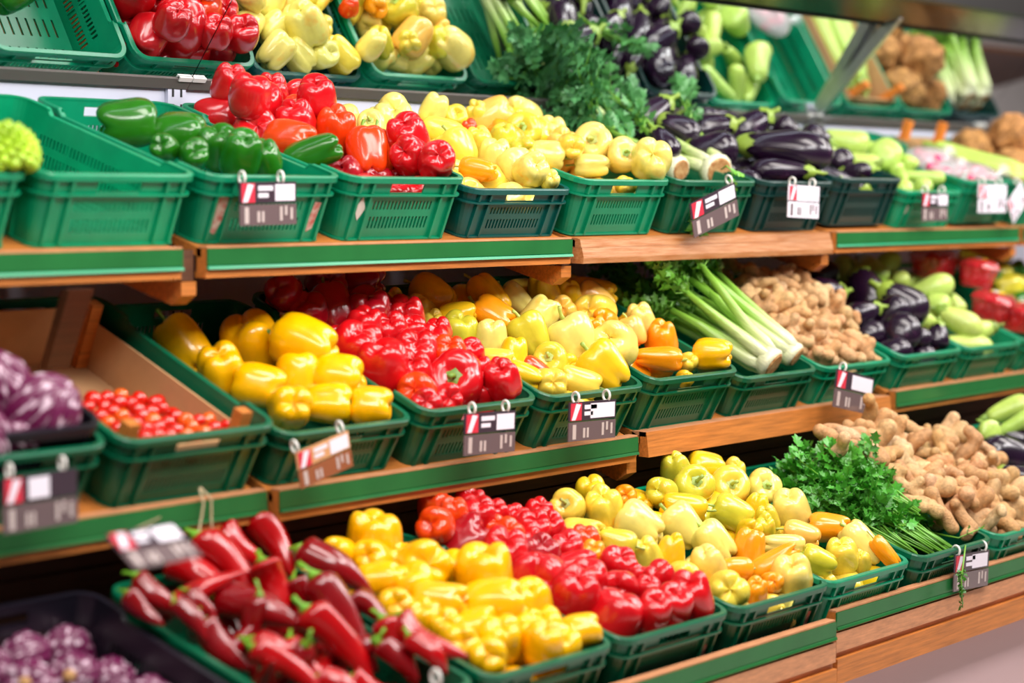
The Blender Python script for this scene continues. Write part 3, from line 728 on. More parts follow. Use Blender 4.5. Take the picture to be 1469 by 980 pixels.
P.items(R4, [(190, 440, 215, -30, 'p', 185), (85, 515, 175, 165, 'g', 120), (385, 440, 200, -45, 'p', 180), (215, 590, 160, 'u', 'c'), (335, 570, 175, 80, 'Y', 140), (535, 515, 200, -50, 'p', 160), (500, 620, 160, 'u', 'p'),
             (395, 680, 160, 'c', 'c'), (705, 555, 175, 82, 'O', 140), (640, 640, 145, 175, 'O', 115), (820, 610, 240, 32, 'O', 100), (600, 750, 185, 'c', 'c'), (730, 745, 115, 'u', 'O'), (805, 705, 105, 'c', 'O'), (930, 690, 185, 'u', 'p')], 'cream')
P.items(R2, [(770, 285, 150, 's', 'c'), (878, 215, 130, 'u', 'Y'), (930, 300, 175, 'u', 'c'), (830, 395, 180, 0, 'c', 105), (1035, 235, 110, 'c', 'O')], 'cream')
P.fill(4, 6, .055, .10, .082, 'cream', [PAL['c'], PAL['p'], PAL['Y']]); P.relax()
P.build('cream peppers in the mixed crate', plabel('mixed cream crate beside reds', 'red', 'parsley'))
P = Pile(2, 1, .135, .19)
P.items(R2, [(140, 285, 130, 'u', 'o'), (150, 375, 140, 'c', 'o'), (300, 285, 125, 'u', 'r'), (350, 330, 130, 'u', 'r'), (240, 330, 110, 'u', 'o'), (275, 455, 245, 40, 'R', 190), (435, 325, 105, 'u', 'r'), (508, 345, 105, 'u', 'r'),
             (430, 390, 95, 'u', 'o'), (480, 440, 140, 'u', 'o'), (625, 330, 115, 'u', 'r'), (600, 405, 140, 'u', 'r'), (692, 395, 115, 'u', 'r'), (485, 530, 185, 'u', 'r'), (640, 515, 145, 'u', 'R'), (600, 455, 90, 'u', 'r'),
             (765, 485, 130, 'u', 'r'), (850, 450, 115, 'u', 'o'), (888, 512, 95, 'u', 'O'), (620, 625, 220, 'c', 'r'), (800, 570, 190, 20, 'r', 130), (855, 632, 155, 'u', 'r'), (1000, 570, 150, 'u', 'r'), (790, 715, 210, 'u', 'r')], 'block', 1.08)
P.items(R3, [(450, 445, 115, 'u', 'R'), (580, 375, 185, 'c', 'r'), (700, 310, 115, 'u', 'r'), (825, 325, 170, 'u', 'r'), (555, 560, 280, 60, 'r', 270), (790, 535, 185, 'u', 'r'), (740, 395, 145, 'u', 'r'), (930, 490, 200, 'u', 'r'), (1060, 450, 225, 'u', 'r')], 'block', 1.08)
P.fill(4, 5, .07, .088, .085, 'block', [PAL['r'], PAL['R']]); P.relax()
P.build('red peppers on the bottom shelf', plabel('bottom shelf red pepper crate', 'yellow', 'cream'))
P = Pile(2, 0, .125, .18)
P.items(R1, [(165, 275, 170, 'c', 'y', 130), (360, 205, 215, 'u', 'y'), (350, 300, 200, 'c', 'y', 150), (505, 315, 150, 'u', 'y'), (400, 430, 200, 10, 'y', 140), (620, 370, 220, 'c', 'y'), (580, 470, 185, 'u', 'y'), (770, 400, 180, 'u', 'y'),
             (960, 415, 235, 'u', 'y'), (480, 560, 150, 'c', 'y'), (700, 540, 250, 0, 'y', 140), (1020, 560, 290, 10, 'y', 200), (650, 640, 150, 'u', 'y'), (900, 690, 240, 20, 'y', 170), (760, 695, 150, 'u', 'y'), (1040, 745, 180, 'u', 'y'), (970, 830, 160, 'c', 'y'), (840, 765, 150, 'c', 'y'), (1130, 690, 150, 'u', 'y')], 'block', 1.16)
P.items(R2, [(640, 770, 150, 'u', 'y'), (650, 850, 140, 'u', 'y'), (860, 890, 150, 10, 'y', 110), (760, 935, 150, 'u', 'y'), (560, 905, 150, 'u', 'y'), (660, 930, 140, 'u', 'y')], 'block', 1.16)
P.fill(3, 5, .07, .1, .1, 'block', [PAL['y']]); P.relax()
P.build('yellow peppers on the bottom shelf', plabel('bottom shelf yellow crate', 'chili', 'red'))
# long red peppers: stem point, tip point, width
P = Pile(2, -1, .12, .20)
def chil(tr, rows):
    ox, oy, sc = tr
    for (x0, y0, x1, y1, w_, c) in rows:
        dx, dy = x1 - x0, -(y1 - y0); ln = math.hypot(dx, dy) * 1.08
        P.pixel(ox + (x0 + x1) / 2 / sc, oy + (y0 + y1) / 2 / sc, ln / sc * 1.05, w_ / sc * 1.22, math.degrees(math.atan2(dy, dx)), 'chili', dict(r=S(180, 4, 12), R=S(134, 2, 12))[c])
chil((140, 720, 3.77), [(220, 410, 490, 620, 120, 'R'), (490, 490, 640, 620, 110, 'R'), (560, 660, 815, 900, 150, 'R'), (400, 330, 720, 490, 180, 'r'), (550, 200, 900, 590, 165, 'r'), (680, 140, 910, 340, 160, 'r'), (840, 100, 1060, 390, 160, 'r'),
    (650, 530, 1130, 660, 185, 'R'), (880, 340, 1010, 630, 165, 'r'), (840, 760, 1110, 960, 130, 'r'), (1040, 740, 1090, 900, 110, 'r'), (1060, 430, 1160, 600, 120, 'R'), (160, 500, 350, 660, 100, 'R'), (860, 800, 1200, 1010, 130, 'r'), (430, 560, 600, 740, 110, 'R')])
chil((440, 720, 3.769), [(50, 430, 370, 890, 175, 'R'), (-30, 270, 340, 490, 170, 'R'), (0, 600, 330, 960, 175, 'r'), (240, 530, 440, 660, 115, 'R'), (420, 650, 600, 970, 140, 'r'), (520, 630, 860, 820, 135, 'r'), (400, 780, 600, 950, 120, 'R'), (560, 740, 750, 920, 120, 'r'), (-20, 860, 220, 970, 120, 'r'), (250, 960, 480, 1060, 140, 'r'), (60, 960, 280, 1060, 140, 'r')])
P.fill(5, 6, .045, .18, .046, 'chili', [S(134, 2, 12), S(180, 4, 12)]); P.relax(30)
P.build('long red chili peppers', plabel('bottom shelf crate', 'radicchio', 'yellow', 'chili pepper'), 'chili pepper')
# middle shelf
Q2, Q3, Q5, Q8 = (80, 380, 2.882), (340, 480, 4.083), (400, 340, 2.882), (860, 340, 3.6725)
P = Pile(1, 0, .115, .07)
P.items(Q2, [(530, 335, 225, -52, 'y', 150), (810, 335, 195, 'u', 'y', 190), (690, 440, 150, 'u', 'y')], 'block', 1.1)
P.items(Q3, [(400, 65, 320, -20, 'y', 230), (370, 255, 280, -85, 'y', 210), (600, 260, 245, 0, 'y', 215), (130, 300, 265, -10, 'y', 200), (310, 425, 230, 'c', 'y', 200), (535, 405, 255, 178, 'y', 180), (785, 420, 215, 0, 'y', 180)], 'block', 1.1)
P.relax(); P.build('yellow peppers on the middle shelf', plabel('half empty middle crate', 'tomato', 'red'))
P = Pile(1, 1, .115, .20)
P.items(Q5, [(25, 235, 130, 'c', 'R'), (200, 195, 175, 'c', 'R', 150), (335, 190, 175, 0, 'R', 140), (110, 310, 150, 'u', 'R'), (240, 300, 215, -70, 'R', 140), (345, 315, 170, 'u', 'R'), (430, 320, 120, 'u', 'R'), (520, 345, 145, 'u', 'r'),  # back row in dark red: the upper shelf's shadow put into its colour
             (300, 470, 185, 'u', 'r'), (470, 410, 145, 'u', 'r'), (540, 400, 115, 'u', 'r'), (430, 540, 180, 'u', 'r'), (560, 500, 170, 'u', 'r'), (640, 450, 120, 'u', 'r'), (590, 575, 155, 'u', 'r'), (350, 385, 125, 'u', 'r'), (265, 425, 110, 'c', 'r'), (370, 470, 130, 'u', 'r'),
             (570, 640, 145, 'c', 'o'), (695, 590, 205, 's', 'r'), (730, 500, 130, 'u', 'o'), (812, 500, 95, 'u', 'r'), (850, 615, 135, 'u', 'r'), (945, 615, 125, 'u', 'r'), (850, 560, 100, 'u', 'r'), (610, 690, 115, 'c', 'r'), (690, 680, 120, 'c', 'r'), (905, 575, 90, 'u', 'r'), (660, 390, 90, 'u', 'r')], 'block')
P.fill(4, 5, .06, .088, .085, 'block', [PAL['r'], PAL['R']]); P.relax()
P.build('red peppers on the middle shelf', plabel('middle shelf red crate', 'yellow', 'cream'))
P = Pile(1, 2, .12, .20)
P.items(Q5, [(630, 250, 180, -30, 'Y', 145), (480, 270, 100, 'u', 'g'), (555, 295, 125, 'c', 'c'), (740, 335, 150, 10, 'Y', 115), (865, 250, 190, -48, 'Y', 120), (890, 320, 175, -30, 'O', 130), (985, 262, 150, -40, 'p', 95), (640, 370, 115, 'u', 'c'), (740, 405, 165, 'u', 'g'), (870, 420, 130, 'u', 'p'),
             (900, 515, 155, 0, 'c', 90), (962, 490, 150, 80, 'Y', 110), (1085, 335, 170, 55, 'p', 130), (1040, 410, 175, -60, 'g', 150), (1130, 515, 135, 's', 'g'), (1222, 420, 185, -60, 'p', 170), (1075, 560, 160, -32, 'o', 85), (1010, 575, 145, -20, 'Y', 95), (1110, 612, 150, 'c', 'c'), (1240, 592, 180, 160, 'c', 110), (1350, 540, 195, -45, 'Y', 175), (1390, 432, 165, 'c', 'p'), (1190, 535, 90, 'c', 'Y')], 'cream')
P.fill(4, 6, .055, .10, .082, 'cream', [PAL['c'], PAL['Y'], PAL['g']]); P.relax()
P.build('cream peppers on the middle shelf', plabel('middle shelf cream crate', 'red', 'celery'))
P = Pile(1, 3, .115, .20)
P.items(Q5, [(1100, 222, 130, 'u', 'Y'), (1205, 240, 105, 'u', 'Y'), (1292, 235, 195, 0, 'Y', 130), (1300, 320, 170, 'c', 'c'), (1170, 305, 110, 'c', 'L'), (1312, 385, 95, 'u', 'O')], 'cream')
P.items(Q8, [(-30, 330, 200, -30, 'L', 150), (20, 440, 120, 'c', 'O'), (215, 440, 150, 'u', 'p'), (172, 500, 150, -70, 'L', 120), (325, 540, 165, 'u', 'O'), (310, 645, 240, 176, 'O', 120), (465, 660, 100, 'c', 'c'), (600, 620, 185, 0, 'y', 145), (450, 745, 90, 'c', 'Y')], 'cream')
P.fill(4, 6, .058, .10, .082, 'cream', [PAL['Y'], PAL['c'], PAL['O']]); P.relax()
P.build('yellow and orange peppers beside the celery', plabel('middle crate beside celery', 'cream', 'celery'))
# top shelf
A1, A2 = (0, 0, 2.882), (450, 0, 2.882)
P = Pile(0, 0, .138, .148)
P.items(A1, [(530, 510, 220, 185, 'G', 175), (740, 560, 205, 0, 'G', 160), (905, 610, 150, 'u', 'G'), (1000, 635, 150, 'u', 'G'), (1095, 655, 125, 'u', 'G'), (680, 610, 100, 'c', 'G'), (800, 640, 110, 'c', 'G')], 'block')
P.relax(); P.build('green peppers on the top shelf', plabel('half empty top crate', 'empty crate', 'red'))
P = Pile(0, 1, .13, .17)
P.items(A1, [(885, 480, 190, 180, 'r', 150), (1060, 470, 195, 'u', 'r'), (1055, 545, 170, 'c', 'r'), (1240, 490, 150, 'u', 'o'), (1200, 580, 195, -10, 'o', 140), (1375, 540, 150, 'u', 'o'), (1290, 635, 225, 20, 'G', 120)], 'block')
P.items(A2, [(90, 540, 140, 'c', 'r'), (30, 500, 110, 'u', 'r'), (215, 630, 190, -80, 'o', 150), (285, 630, 180, -80, 'o', 110), (380, 570, 150, 'u', 'r'), (400, 650, 135, 'c', 'r'), (510, 660, 130, 'c', 'r')], 'block')
P.fill(4, 5, .05, .09, .088, 'block', [PAL['r'], PAL['R']], code='u'); P.fill(3, 2, -.02, .09, .09, 'block', [PAL['r']], .08, .2, 'u'); P.relax()
P.build('red peppers on the top shelf', plabel('top shelf red crate', 'green', 'cream'))
P = Pile(0, 2, .115, .19)
P.items(A2, [(500, 455, 125, 65, 'p', 100), (330, 480, 155, 'c', 'p'), (530, 545, 170, 160, 'c', 120), (240, 520, 115, 's', 'p'), (590, 610, 150, -60, 'c', 140), (690, 590, 115, 'u', 'c'), (740, 490, 170, 30, 'L', 140), (680, 700, 150, -10, 'O', 95), (760, 655, 130, 'u', 'p'), (830, 690, 140, -70, 'p', 125), (905, 700, 130, 'c', 'p'),  # mostly pale creams: the cool top-shelf light is put into their colour
             (780, 585, 120, 'u', 'g'), (870, 555, 150, 's', 'g'), (640, 540, 75, 'u', 'o'), (975, 740, 70, 'c', 'p'), (850, 480, 150, 'c', 'p')], 'cream')
P.fill(4, 6, .05, .10, .082, 'cream', [PAL['p'], PAL['c'], PAL['p']]); P.relax()
P.build('cream peppers in the teal crate', plabel('teal top crate', 'red', 'celery'))
P = Pile(0, 3, .13, .17)
P.items(A2, [(1170, 605, 150, 's', 'p'), (1150, 682, 140, 0, 'p', 85), (1272, 655, 125, 's', 'p'), (1390, 660, 150, 'c', 'p'), (1030, 620, 135, 'u', 'L'), (960, 640, 150, 170, 'p', 105), (985, 550, 110, 'u', 'p'), (920, 530, 90, 'u', 'L'), (1290, 770, 80, 'c', 'c')], 'cream')  # paler creams again, with the bright canopy light put into the colour
P.fill(4, 4, .05, .10, .082, 'cream', [PAL['p'], PAL['p'], PAL['c'], PAL['L']], -.2, .2); P.fill(3, 3, -.0, .098, .076, 'cream', [PAL['c'], PAL['g'], PAL['L'], PAL['O']], -.05, .2); P.relax()
P.build('cream and orange peppers beside the celery', plabel('top crate beside celery', 'teal crate', 'celery'))
# eggplants
E1, E2 = (880, 120, 4.59), (1170, 160, 4.913)
P = Pile(0, 5, .14, .22)
P.items(E1, [(1130, 435, 500, -8, 'e', 180), (1110, 575, 350, 178, 'e', 110), (420, 300, 260, -30, 'e', 150), (650, 300, 270, 195, 'e', 150), (900, 290, 280, 215, 'e', 160), (640, 440, 300, 0, 'e', 170), (240, 230, 330, 220, 'e', 170), (560, 215, 240, 0, 'e', 90), (330, 400, 220, -60, 'e', 130), (1140, 300, 160, 150, 'e', 110)], 'egg')
P.fill(2, 4, .085, .2, .1, 'egg', [PAL['e']], -.12, .2, 10); P.relax(25, .9); P.build('eggplants on the top shelf', slabel('glossy black eggplant', 'eggplant', 'dark top crate beside celery', 'celery', 'courgette'), 'eggplant')
P = Pile(0, 6, .12, .17)
P.items(E2, [(10, 190, 190, 160, 'e', 120), (180, 345, 110, 'c', 'e'), (280, 420, 190, 0, 'e', 90), (60, 330, 120, 'c', 'e')], 'egg')
P.fill(2, 5, .03, .2, .095, 'egg', [PAL['e']], -.12, .22, 170); P.relax(25); P.build('eggplants beside the courgettes', slabel('glossy black eggplant', 'eggplant', 'dark top crate beside courgettes', 'celery', 'courgette'), 'eggplant')
P = Pile(0, 7, .11, .16)
P.items(E2, [(215, 220, 310, -12, 'z', 165), (505, 325, 215, 'c', 'z', 190), (300, 350, 300, -10, 'z', 110), (640, 390, 160, 60, 'z', 110), (770, 465, 270, -6, 'z', 85), (390, 290, 150, 80, 'z', 100), (590, 440, 150, 120, 'z', 90)], 'courg')
P.fill(3, 4, .045, .17, .06, 'courg', [PAL['z']], -.2, .22); P.relax(25); P.build('pale courgettes on the top shelf', slabel('pale green courgette', 'courgette', 'bright green top crate', 'eggplant', 'radish'), 'courgette')
P = Pile(0, 9, .10, .13)
for x, y, z in ((-.12, 0, .09), (-.04, .02, .09), (.04, 0, .09), (.12, .02, .09), (-.08, -.05, .14), (.0, 0, .15), (.08, -.04, .14)):
    P.it.append(dict(p=P.Mx @ Vector((x, y, z)), l=.34, w=.068, tip=(P.Mx.to_3x3() @ Vector((.1, -1, 0))).normalized(), kind='courg', col=PAL['z'], hand=True, ex=None))
P.relax(10); P.build('courgettes in the carton', slabel('pale green courgette', 'courgette', 'cardboard carton on the top shelf', 'radish', 'celeriac'), 'courgette')
P = Pile(0, 10, .15, .17)
for x, y, z, w_ in ((-.1, .19, .13, .165), (.09, .2, .12, .16), (-.09, .02, .12, .16), (.1, .03, .13, .17), (0, .1, .22, .17), (.0, -.12, .13, .165), (-.11, -.17, .12, .15), (.12, -.16, .12, .15)):
    P.it.append(dict(p=P.Mx @ Vector((x, y, z)), l=w_, w=w_, tip=tip_vec('?'), kind='celeriac', col=S(190, 136, 74), hand=True, ex=None))
P.relax(12); P.build('celeriac roots', slabel('rough brown celeriac root', 'celeriac', 'top shelf crate', 'courgette', 'chard'), 'celeriac')
# middle shelf eggplants
F1 = (1170, 340, 4.913)
P = Pile(1, 6, .115, .20)
P.items(F1, [(385, 390, 330, -68, 'e', 190), (520, 550, 260, 38, 'e', 150), (600, 470, 320, -35, 'e', 190), (330, 540, 240, 200, 'e', 130), (610, 680, 190, 'c', 'e', 190), (80, 400, 230, 185, 'e', 160), (740, 715, 120, 'c', 'e', 100), (860, 700, 170, -100, 'e', 120)], 'egg')
P.fill(2, 5, .06, .19, .09, 'egg', [PAL['e']], -.2, .23, 20); P.relax(25); P.build('eggplants on the middle shelf', slabel('glossy black eggplant', 'eggplant', 'middle crate beside ginger', 'ginger', 'pale eggplant'), 'eggplant')
P = Pile(1, 7, .115, .20)
P.items(F1, [(790, 380, 350, 20, 'w', 150), (850, 480, 190, -20, 'w', 150), (1010, 590, 330, -28, 'w', 150), (1160, 660, 230, 195, 'w', 130), (770, 590, 200, 165, 'w', 110), (990, 470, 150, -60, 'w', 90), (600, 310, 130, 'u', 'w', 100), (460, 270, 110, 'u', 'w', 100)], 'eggw')
P.fill(3, 5, .05, .18, .075, 'eggw', [PAL['w']], -.18, .23); P.relax(25); P.build('pale green eggplants', slabel('pale green eggplant', 'pale_eggplant', 'middle crate beside red punnets', 'black eggplant', 'punnet'), 'eggplant')
P = Pile(1, 9, .10, .16); P.fill(4, 6, 0, .1, .08, 'block', [PAL['G'], PAL['g']]); P.relax(); P.build('green peppers past the punnets', plabel('crate past red punnets', 'punnet', 'far'))
# bottom shelf, past the ginger
G1 = (1340, 560, 4.9)
P = Pile(2, 6, .16, .24)
P.items(G1, [(560, 330, 330, -25, 'e', 110), (520, 470, 380, 170, 'e', 200), (600, 640, 300, -20, 'e', 160)], 'egg')
P.fill(2, 4, .06, .2, .085, 'egg', [PAL['e']], -.2, .15); P.relax(15); P.build('eggplants past the ginger', slabel('glossy black eggplant', 'eggplant', 'bottom crate past the ginger', 'ginger', 'far'), 'eggplant')
P = Pile(2, 6, .20, .27)
P.items(G1, [(520, 140, 300, 20, 'z', 150), (560, 250, 330, 30, 'z', 100), (370, 300, 140, 'c', 'z', 140)], 'courg')
P.relax(15); P.build('courgettes past the ginger', slabel('pale green courgette', 'courgette', 'bottom crate past the ginger', 'ginger', 'far'), 'courgette')
P = Pile(2, 7, .13, .2); P.fill(4, 4, .03, .2, .06, 'courg', [PAL['z']], -.18, .2, -40); P.relax(20); P.build('courgettes in the last crate', slabel('pale green courgette', 'courgette', 'last bottom shelf crate', 'eggplant', 'far'), 'courgette')
# ginger: spread over the outline of each heap
def in_poly(x, y, poly):
    c = False; n = len(poly)
    for i in range(n):
        (xa, ya), (xb, yb) = poly[i], poly[(i + 1) % n]
        if (ya > y) != (yb > y) and x < (xb - xa) * (y - ya) / (yb - ya) + xa: c = not c
    return c
def scatter(poly, gap):
    xs = [p[0] for p in poly]; ys = [p[1] for p in poly]; out = []
    for _ in range(6000):
        x, y = rnd.uniform(min(xs), max(xs)), rnd.uniform(min(ys), max(ys))
        if in_poly(x, y, poly) and all((x - a) ** 2 + ((y - b) * 1.35) ** 2 > gap * gap for a, b in out): out.append((x, y))
    return out
GC = [S(216, 170, 118), S(206, 156, 102), S(222, 182, 134)]
def ginger_heap(k, i, za, zb, poly, gap, lpx, group, words, left, right):
    P = Pile(k, i, za, zb)
    for x, y in scatter(poly, gap):
        a = rnd.choice((-35, -20, 10, 30, 160, 200, -60, 60, 0)) + rnd.uniform(-15, 15)
        P.pixel(x, y, lpx * rnd.uniform(.75, 1.2), lpx * .36, a, 'ging', rnd.choice(GC))
    P.fill(4, 7, .05, .12, .045, 'ging', GC); P.relax(25)
    for o in P.it: o['w'] = o['l']
    P.build(group, slabel('knobbly tan ginger root', 'ginger_root', words, left, right), 'ginger')
ginger_heap(2, 5, .15, .30, [(1180, 662), (1215, 618), (1250, 600), (1300, 608), (1362, 618), (1380, 640), (1408, 648), (1440, 690), (1469, 712), (1469, 750), (1400, 755), (1330, 735), (1300, 715), (1290, 690), (1250, 650)], 19, 72, 'ginger roots on the bottom shelf', 'bottom shelf ginger heap', 'parsley', 'eggplant')
ginger_heap(1, 5, .115, .24, [(1072, 420), (1090, 395), (1160, 402), (1195, 430), (1215, 470), (1235, 490), (1255, 505), (1160, 512), (1125, 480), (1095, 445)], 15, 60, 'ginger roots on the middle shelf', 'middle shelf ginger heap', 'celery', 'eggplant')
# cherry tomatoes
P = Pile(1, -1, .10, .06)
for x, y in scatter([(105, 585), (140, 568), (180, 565), (215, 575), (250, 590), (330, 610), (300, 620), (240, 628), (190, 632), (160, 610)], 15):
    P.pixel(x, y, 22, rnd.uniform(20, 25), '?', 'tom', rnd.choice((PAL['t'], PAL['t'], PAL['T'])))
P.fill(6, 6, .02, .034, .034, 'tom', [PAL['t']], -.25, -.02, '?', -.14, .14); P.relax(25)
P.build('cherry tomatoes in the carton', lambda o, P: ('%s cherry tomato, %s, cardboard tray' % ('orange' if tuple(o['col']) == tuple(PAL['T']) else 'red', place_words(P, o, 'radicchio', 'yellow pepper')), 'cherry_tomato'), 'tomato')
# ------------------------------------------------------------------ leafy greens
LEAFLET = [(0, 0), (.22, .12), (.46, .34), (.30, .42), (.52, .70), (.22, .70), (0, 1), (-.22, .70), (-.52, .70), (-.30, .42), (-.46, .34), (-.22, .12)]
def leaflet(mb, p, d, n, size, q):
    d = d.normalized(); s_ = d.cross(n)
    s_ = s_.normalized() if s_.length > 1e-4 else d.orthogonal().normalized()
    n = s_.cross(d); k = len(mb.v); curl = q.uniform(-.25, .1)
    for (x, y) in LEAFLET: mb.v.append(tuple(p + (s_ * x + d * y + n * (.25 * abs(x) + curl * y * y)) * size))
    mb.v.append(tuple(p + (d * .45 + n * (curl * .2 - .03)) * size)); m_ = len(LEAFLET)
    for j in range(m_): mb.f.append((k + j, k + (j + 1) % m_, k + m_))
def spray(mb, st, p, d, size, q, n=5, stem=.0016):
    """a compound leaf: a thin stalk with leaflets on both sides and one at the end"""
    up = Vector((q.uniform(-1, 1), q.uniform(-1, 1), 1)).normalized(); side = d.cross(up).normalized(); ln = size * n * .42
    st.tube([p, p + d * ln * .5, p + d * ln], [stem, stem * .8, stem * .5], 4, False)
    leaflet(mb, p + d * ln, d + up * q.uniform(-.3, .3), up, size * q.uniform(.9, 1.2), q)
    for i in range(n):
        t = (i + .6) / n; s_ = side * (1 if i % 2 else -1)
        leaflet(mb, p + d * ln * t, (d * .55 + s_ + up * q.uniform(-.3, .4)), up, size * q.uniform(.75, 1.1), q)
def rvec(q, a): return Vector((q.uniform(-a, a), q.uniform(-a, a), q.uniform(-a, a)))
def celery(a, b, upv, label, group, seed, stalks=8, rb=.034, leaf=.022, nleaf=7, leafcol=S(70, 138, 30), L0=.34, top=.22, name='celery_bunch', sm='celery_stalk', srad=.0155):
    """bunch from the cut butt a towards b"""
    q = random.Random(seed); z = (b - a).normalized(); x = z.cross(upv).normalized(); y = z.cross(x)
    r = empty(name); Mx = Matrix((x, y, z)).transposed().to_4x4(); Mx.translation = a; r.matrix_world = Mx
    tag(r, label, name.split('_')[0], group)
    lv, tw = MB(), MB(); n = stalks
    for i in range(n):
        ph = 2 * math.pi * i / n + q.uniform(-.2, .2); ring = 1 if i % 3 else .45
        o = Vector((math.cos(ph), math.sin(ph), 0)); sp = q.uniform(.8, 1.5); ln = L0 * q.uniform(.85, 1.1)
        pts = [o * rb * .55 * ring, o * rb * .85 * ring + Vector((0, 0, .05)), o * rb * 1.0 * ring + Vector((0, 0, ln * .35)), o * rb * 1.25 * sp * ring + Vector((0, 0, ln * .7)), o * rb * 1.7 * sp * ring + Vector((0, 0, ln))]
        st = MB().tube(pts, [srad * .95, srad * 1.15, srad, srad * .8, srad * .5], 10, True, .62); st.obj('stalk', sm, r, True)
        for j in range(nleaf):
            t = q.uniform(.0, 1); d = (pts[-1] - pts[-2]).normalized() * .8 + o * q.uniform(.1, .7) + rvec(q, .55)
            p = pts[-1] + (pts[-1] - pts[-2]).normalized() * top * t * .6 + o * .04 * t + rvec(q, .02)
            if j == 0: tw.tube([pts[-1], pts[-1] + (p - pts[-1]) * .5 + rvec(q, .006), p], [srad * .45, srad * .3, srad * .2], 6)
            else: tw.tube([pts[-1] + (p - pts[-1]) * .2, p], [srad * .22, srad * .14], 4, False)
            spray(lv, tw, p, d.normalized(), leaf * q.uniform(.7, 1.25), q, 4)
    c = MB().tube([(0, 0, -.006), (0, 0, .002), (0, 0, .03)], [rb * .9, rb * 1.02, rb * .9], 14); c.obj('root_end', sm, r, True)
    MB().tube([(0, 0, -.010), (0, 0, -.0062)], [rb * .74, rb * .84], 14).obj('cut_face', 'celery_cut', r)
    Mi = Mx.inverted()
    for mb in (lv, tw):                                # leaves bend against the back panel and the mirror
        for j, v in enumerate(mb.v):
            p = Mx @ Vector(v); ym = WALL_Y - .02 - max(0, p.z - MZ + .04) * math.tan(MPH) if p.z > MZ - .04 else WALL_Y - .02
            if p.y > ym: p.y = ym - .25 * (p.y - ym) - .004; mb.v[j] = tuple(Mi @ p)
    l = lv.obj('leaves', 'leaf', r, False, leafcol); l['kind'] = 'stuff'
    t = tw.obj('leaf_stems', 'leaf', r, True, S(110, 166, 50)); t['kind'] = 'stuff'
    return r
def crate_pt(k, i, px, py, z):
    Mx = CRATES[k, i][0].matrix_basis; p, d, t = local_hit(Mx, px, py, z, z); return Mx @ p
UPZ = Vector((0, 0, 1))
celery(crate_pt(1, 4, 1107, 522, .135), crate_pt(1, 4, 985, 432, .185), UPZ, 'large celery bunch with pale leaves on the middle shelf', 'celery on the middle shelf', 3, 9, .044, .028, 13, S(100, 164, 48), .33, .14)
celery(crate_pt(1, 4, 1140, 510, .145), crate_pt(1, 4, 1035, 430, .20), UPZ, 'celery bunch with upright dark leaves beside the ginger', 'celery on the middle shelf', 4, 8, .036, .028, 12, S(70, 140, 40), .33, .14)
celery(crate_pt(1, 4, 1066, 505, .085), crate_pt(1, 4, 935, 425, .12), UPZ, 'celery bunch lying low beside the orange peppers', 'celery on the middle shelf', 5, 6, .028, .028, 14, S(64, 132, 38))
celery(crate_pt(0, 4, 1030, 246, .135), crate_pt(0, 4, 925, 205, .12), UPZ, 'celery bunch with a leafy sprig at its butt on the top shelf', 'celery on the top shelf', 6, 8, .050, .03, 14, S(84, 150, 80), .26, .28)
celery(crate_pt(0, 4, 975, 243, .125), crate_pt(0, 4, 865, 200, .12), UPZ, 'celery bunch against the pale peppers on the top shelf', 'celery on the top shelf', 7, 8, .036, .03, 16, S(80, 146, 82), .24, .28)
celery(crate_pt(0, 4, 885, 196, .13), crate_pt(0, 4, 835, 172, .16), UPZ, 'celery bunch lying on top with leaves against the mirror', 'celery on the top shelf', 8, 8, .030, .032, 18, S(78, 144, 86), .12, .22)
def sprig(pts, label, group, seed, n=10, leaf=.016, col=S(60, 132, 30), name='parsley_sprig', spread=.7):
    q = random.Random(seed); r = empty(name, pts[0]); tag(r, label, 'parsley', group); P0 = pts[0]; lv, tw = MB(), MB(); pp = [p - P0 for p in pts]
    tw.tube(pp, [.0024] * (len(pp) - 1) + [.0012], 5)
    for j in range(n):
        t = q.uniform(.45, 1) * (len(pp) - 1); i = min(int(t), len(pp) - 2); p = pp[i].lerp(pp[i + 1], t - i); d = (pp[i + 1] - pp[i]).normalized() + rvec(q, spread)
        spray(lv, tw, p, d.normalized(), leaf * q.uniform(.7, 1.2), q, 4, .0011)
    l = lv.obj('leaves', 'leaf', r, False, col); l['kind'] = 'stuff'
    tw.obj('stem', 'leaf', r, True, S(120, 176, 56)); return r
def parsley_bunch(k, i, x, y, z, label, seed, n=16, y1=.27):
    q = random.Random(seed); Mx = CRATES[k, i][0].matrix_basis; r = empty('parsley_bunch'); r.matrix_world = Mx @ Matrix.Translation((x, y, z)); tag(r, label, 'parsley', 'parsley bunches on the bottom shelf')
    lv, tw = MB(), MB()
    for a in range(n):
        u = q.uniform(-1, 1); v = q.uniform(-1, 1)
        p0 = Vector((u * .018, q.uniform(-.02, .02), v * .012)); p1 = Vector((u * .03, .08, .01 + v * .02)); p2 = Vector((u * .06 + q.uniform(-.02, .02), q.uniform(.14, .19), .02 + v * .035)); p3 = p2 + Vector((u * .03, q.uniform(.05, .14), q.uniform(-.02, .05)))
        tw.tube([p0, p1, p2, p3], [.0026, .0023, .002, .0012], 5)
        for j in range(11):
            t = q.uniform(.0, 1); p = p2.lerp(p3, t) if q.random() < .75 else p1.lerp(p2, .3 + .7 * t); d = Vector((u * .5, .5, .45)) + rvec(q, .8); spray(lv, tw, p, d.normalized(), 0.021 * q.uniform(.75, 1.3), q, 4, .0011)
    l = lv.obj('leaves', 'leaf', r, False, vary(S(72, 146, 42), .15)); l['kind'] = 'stuff'
    s_ = tw.obj('stems', 'leaf', r, True, S(104, 166, 48)); s_['kind'] = 'stuff'; return r
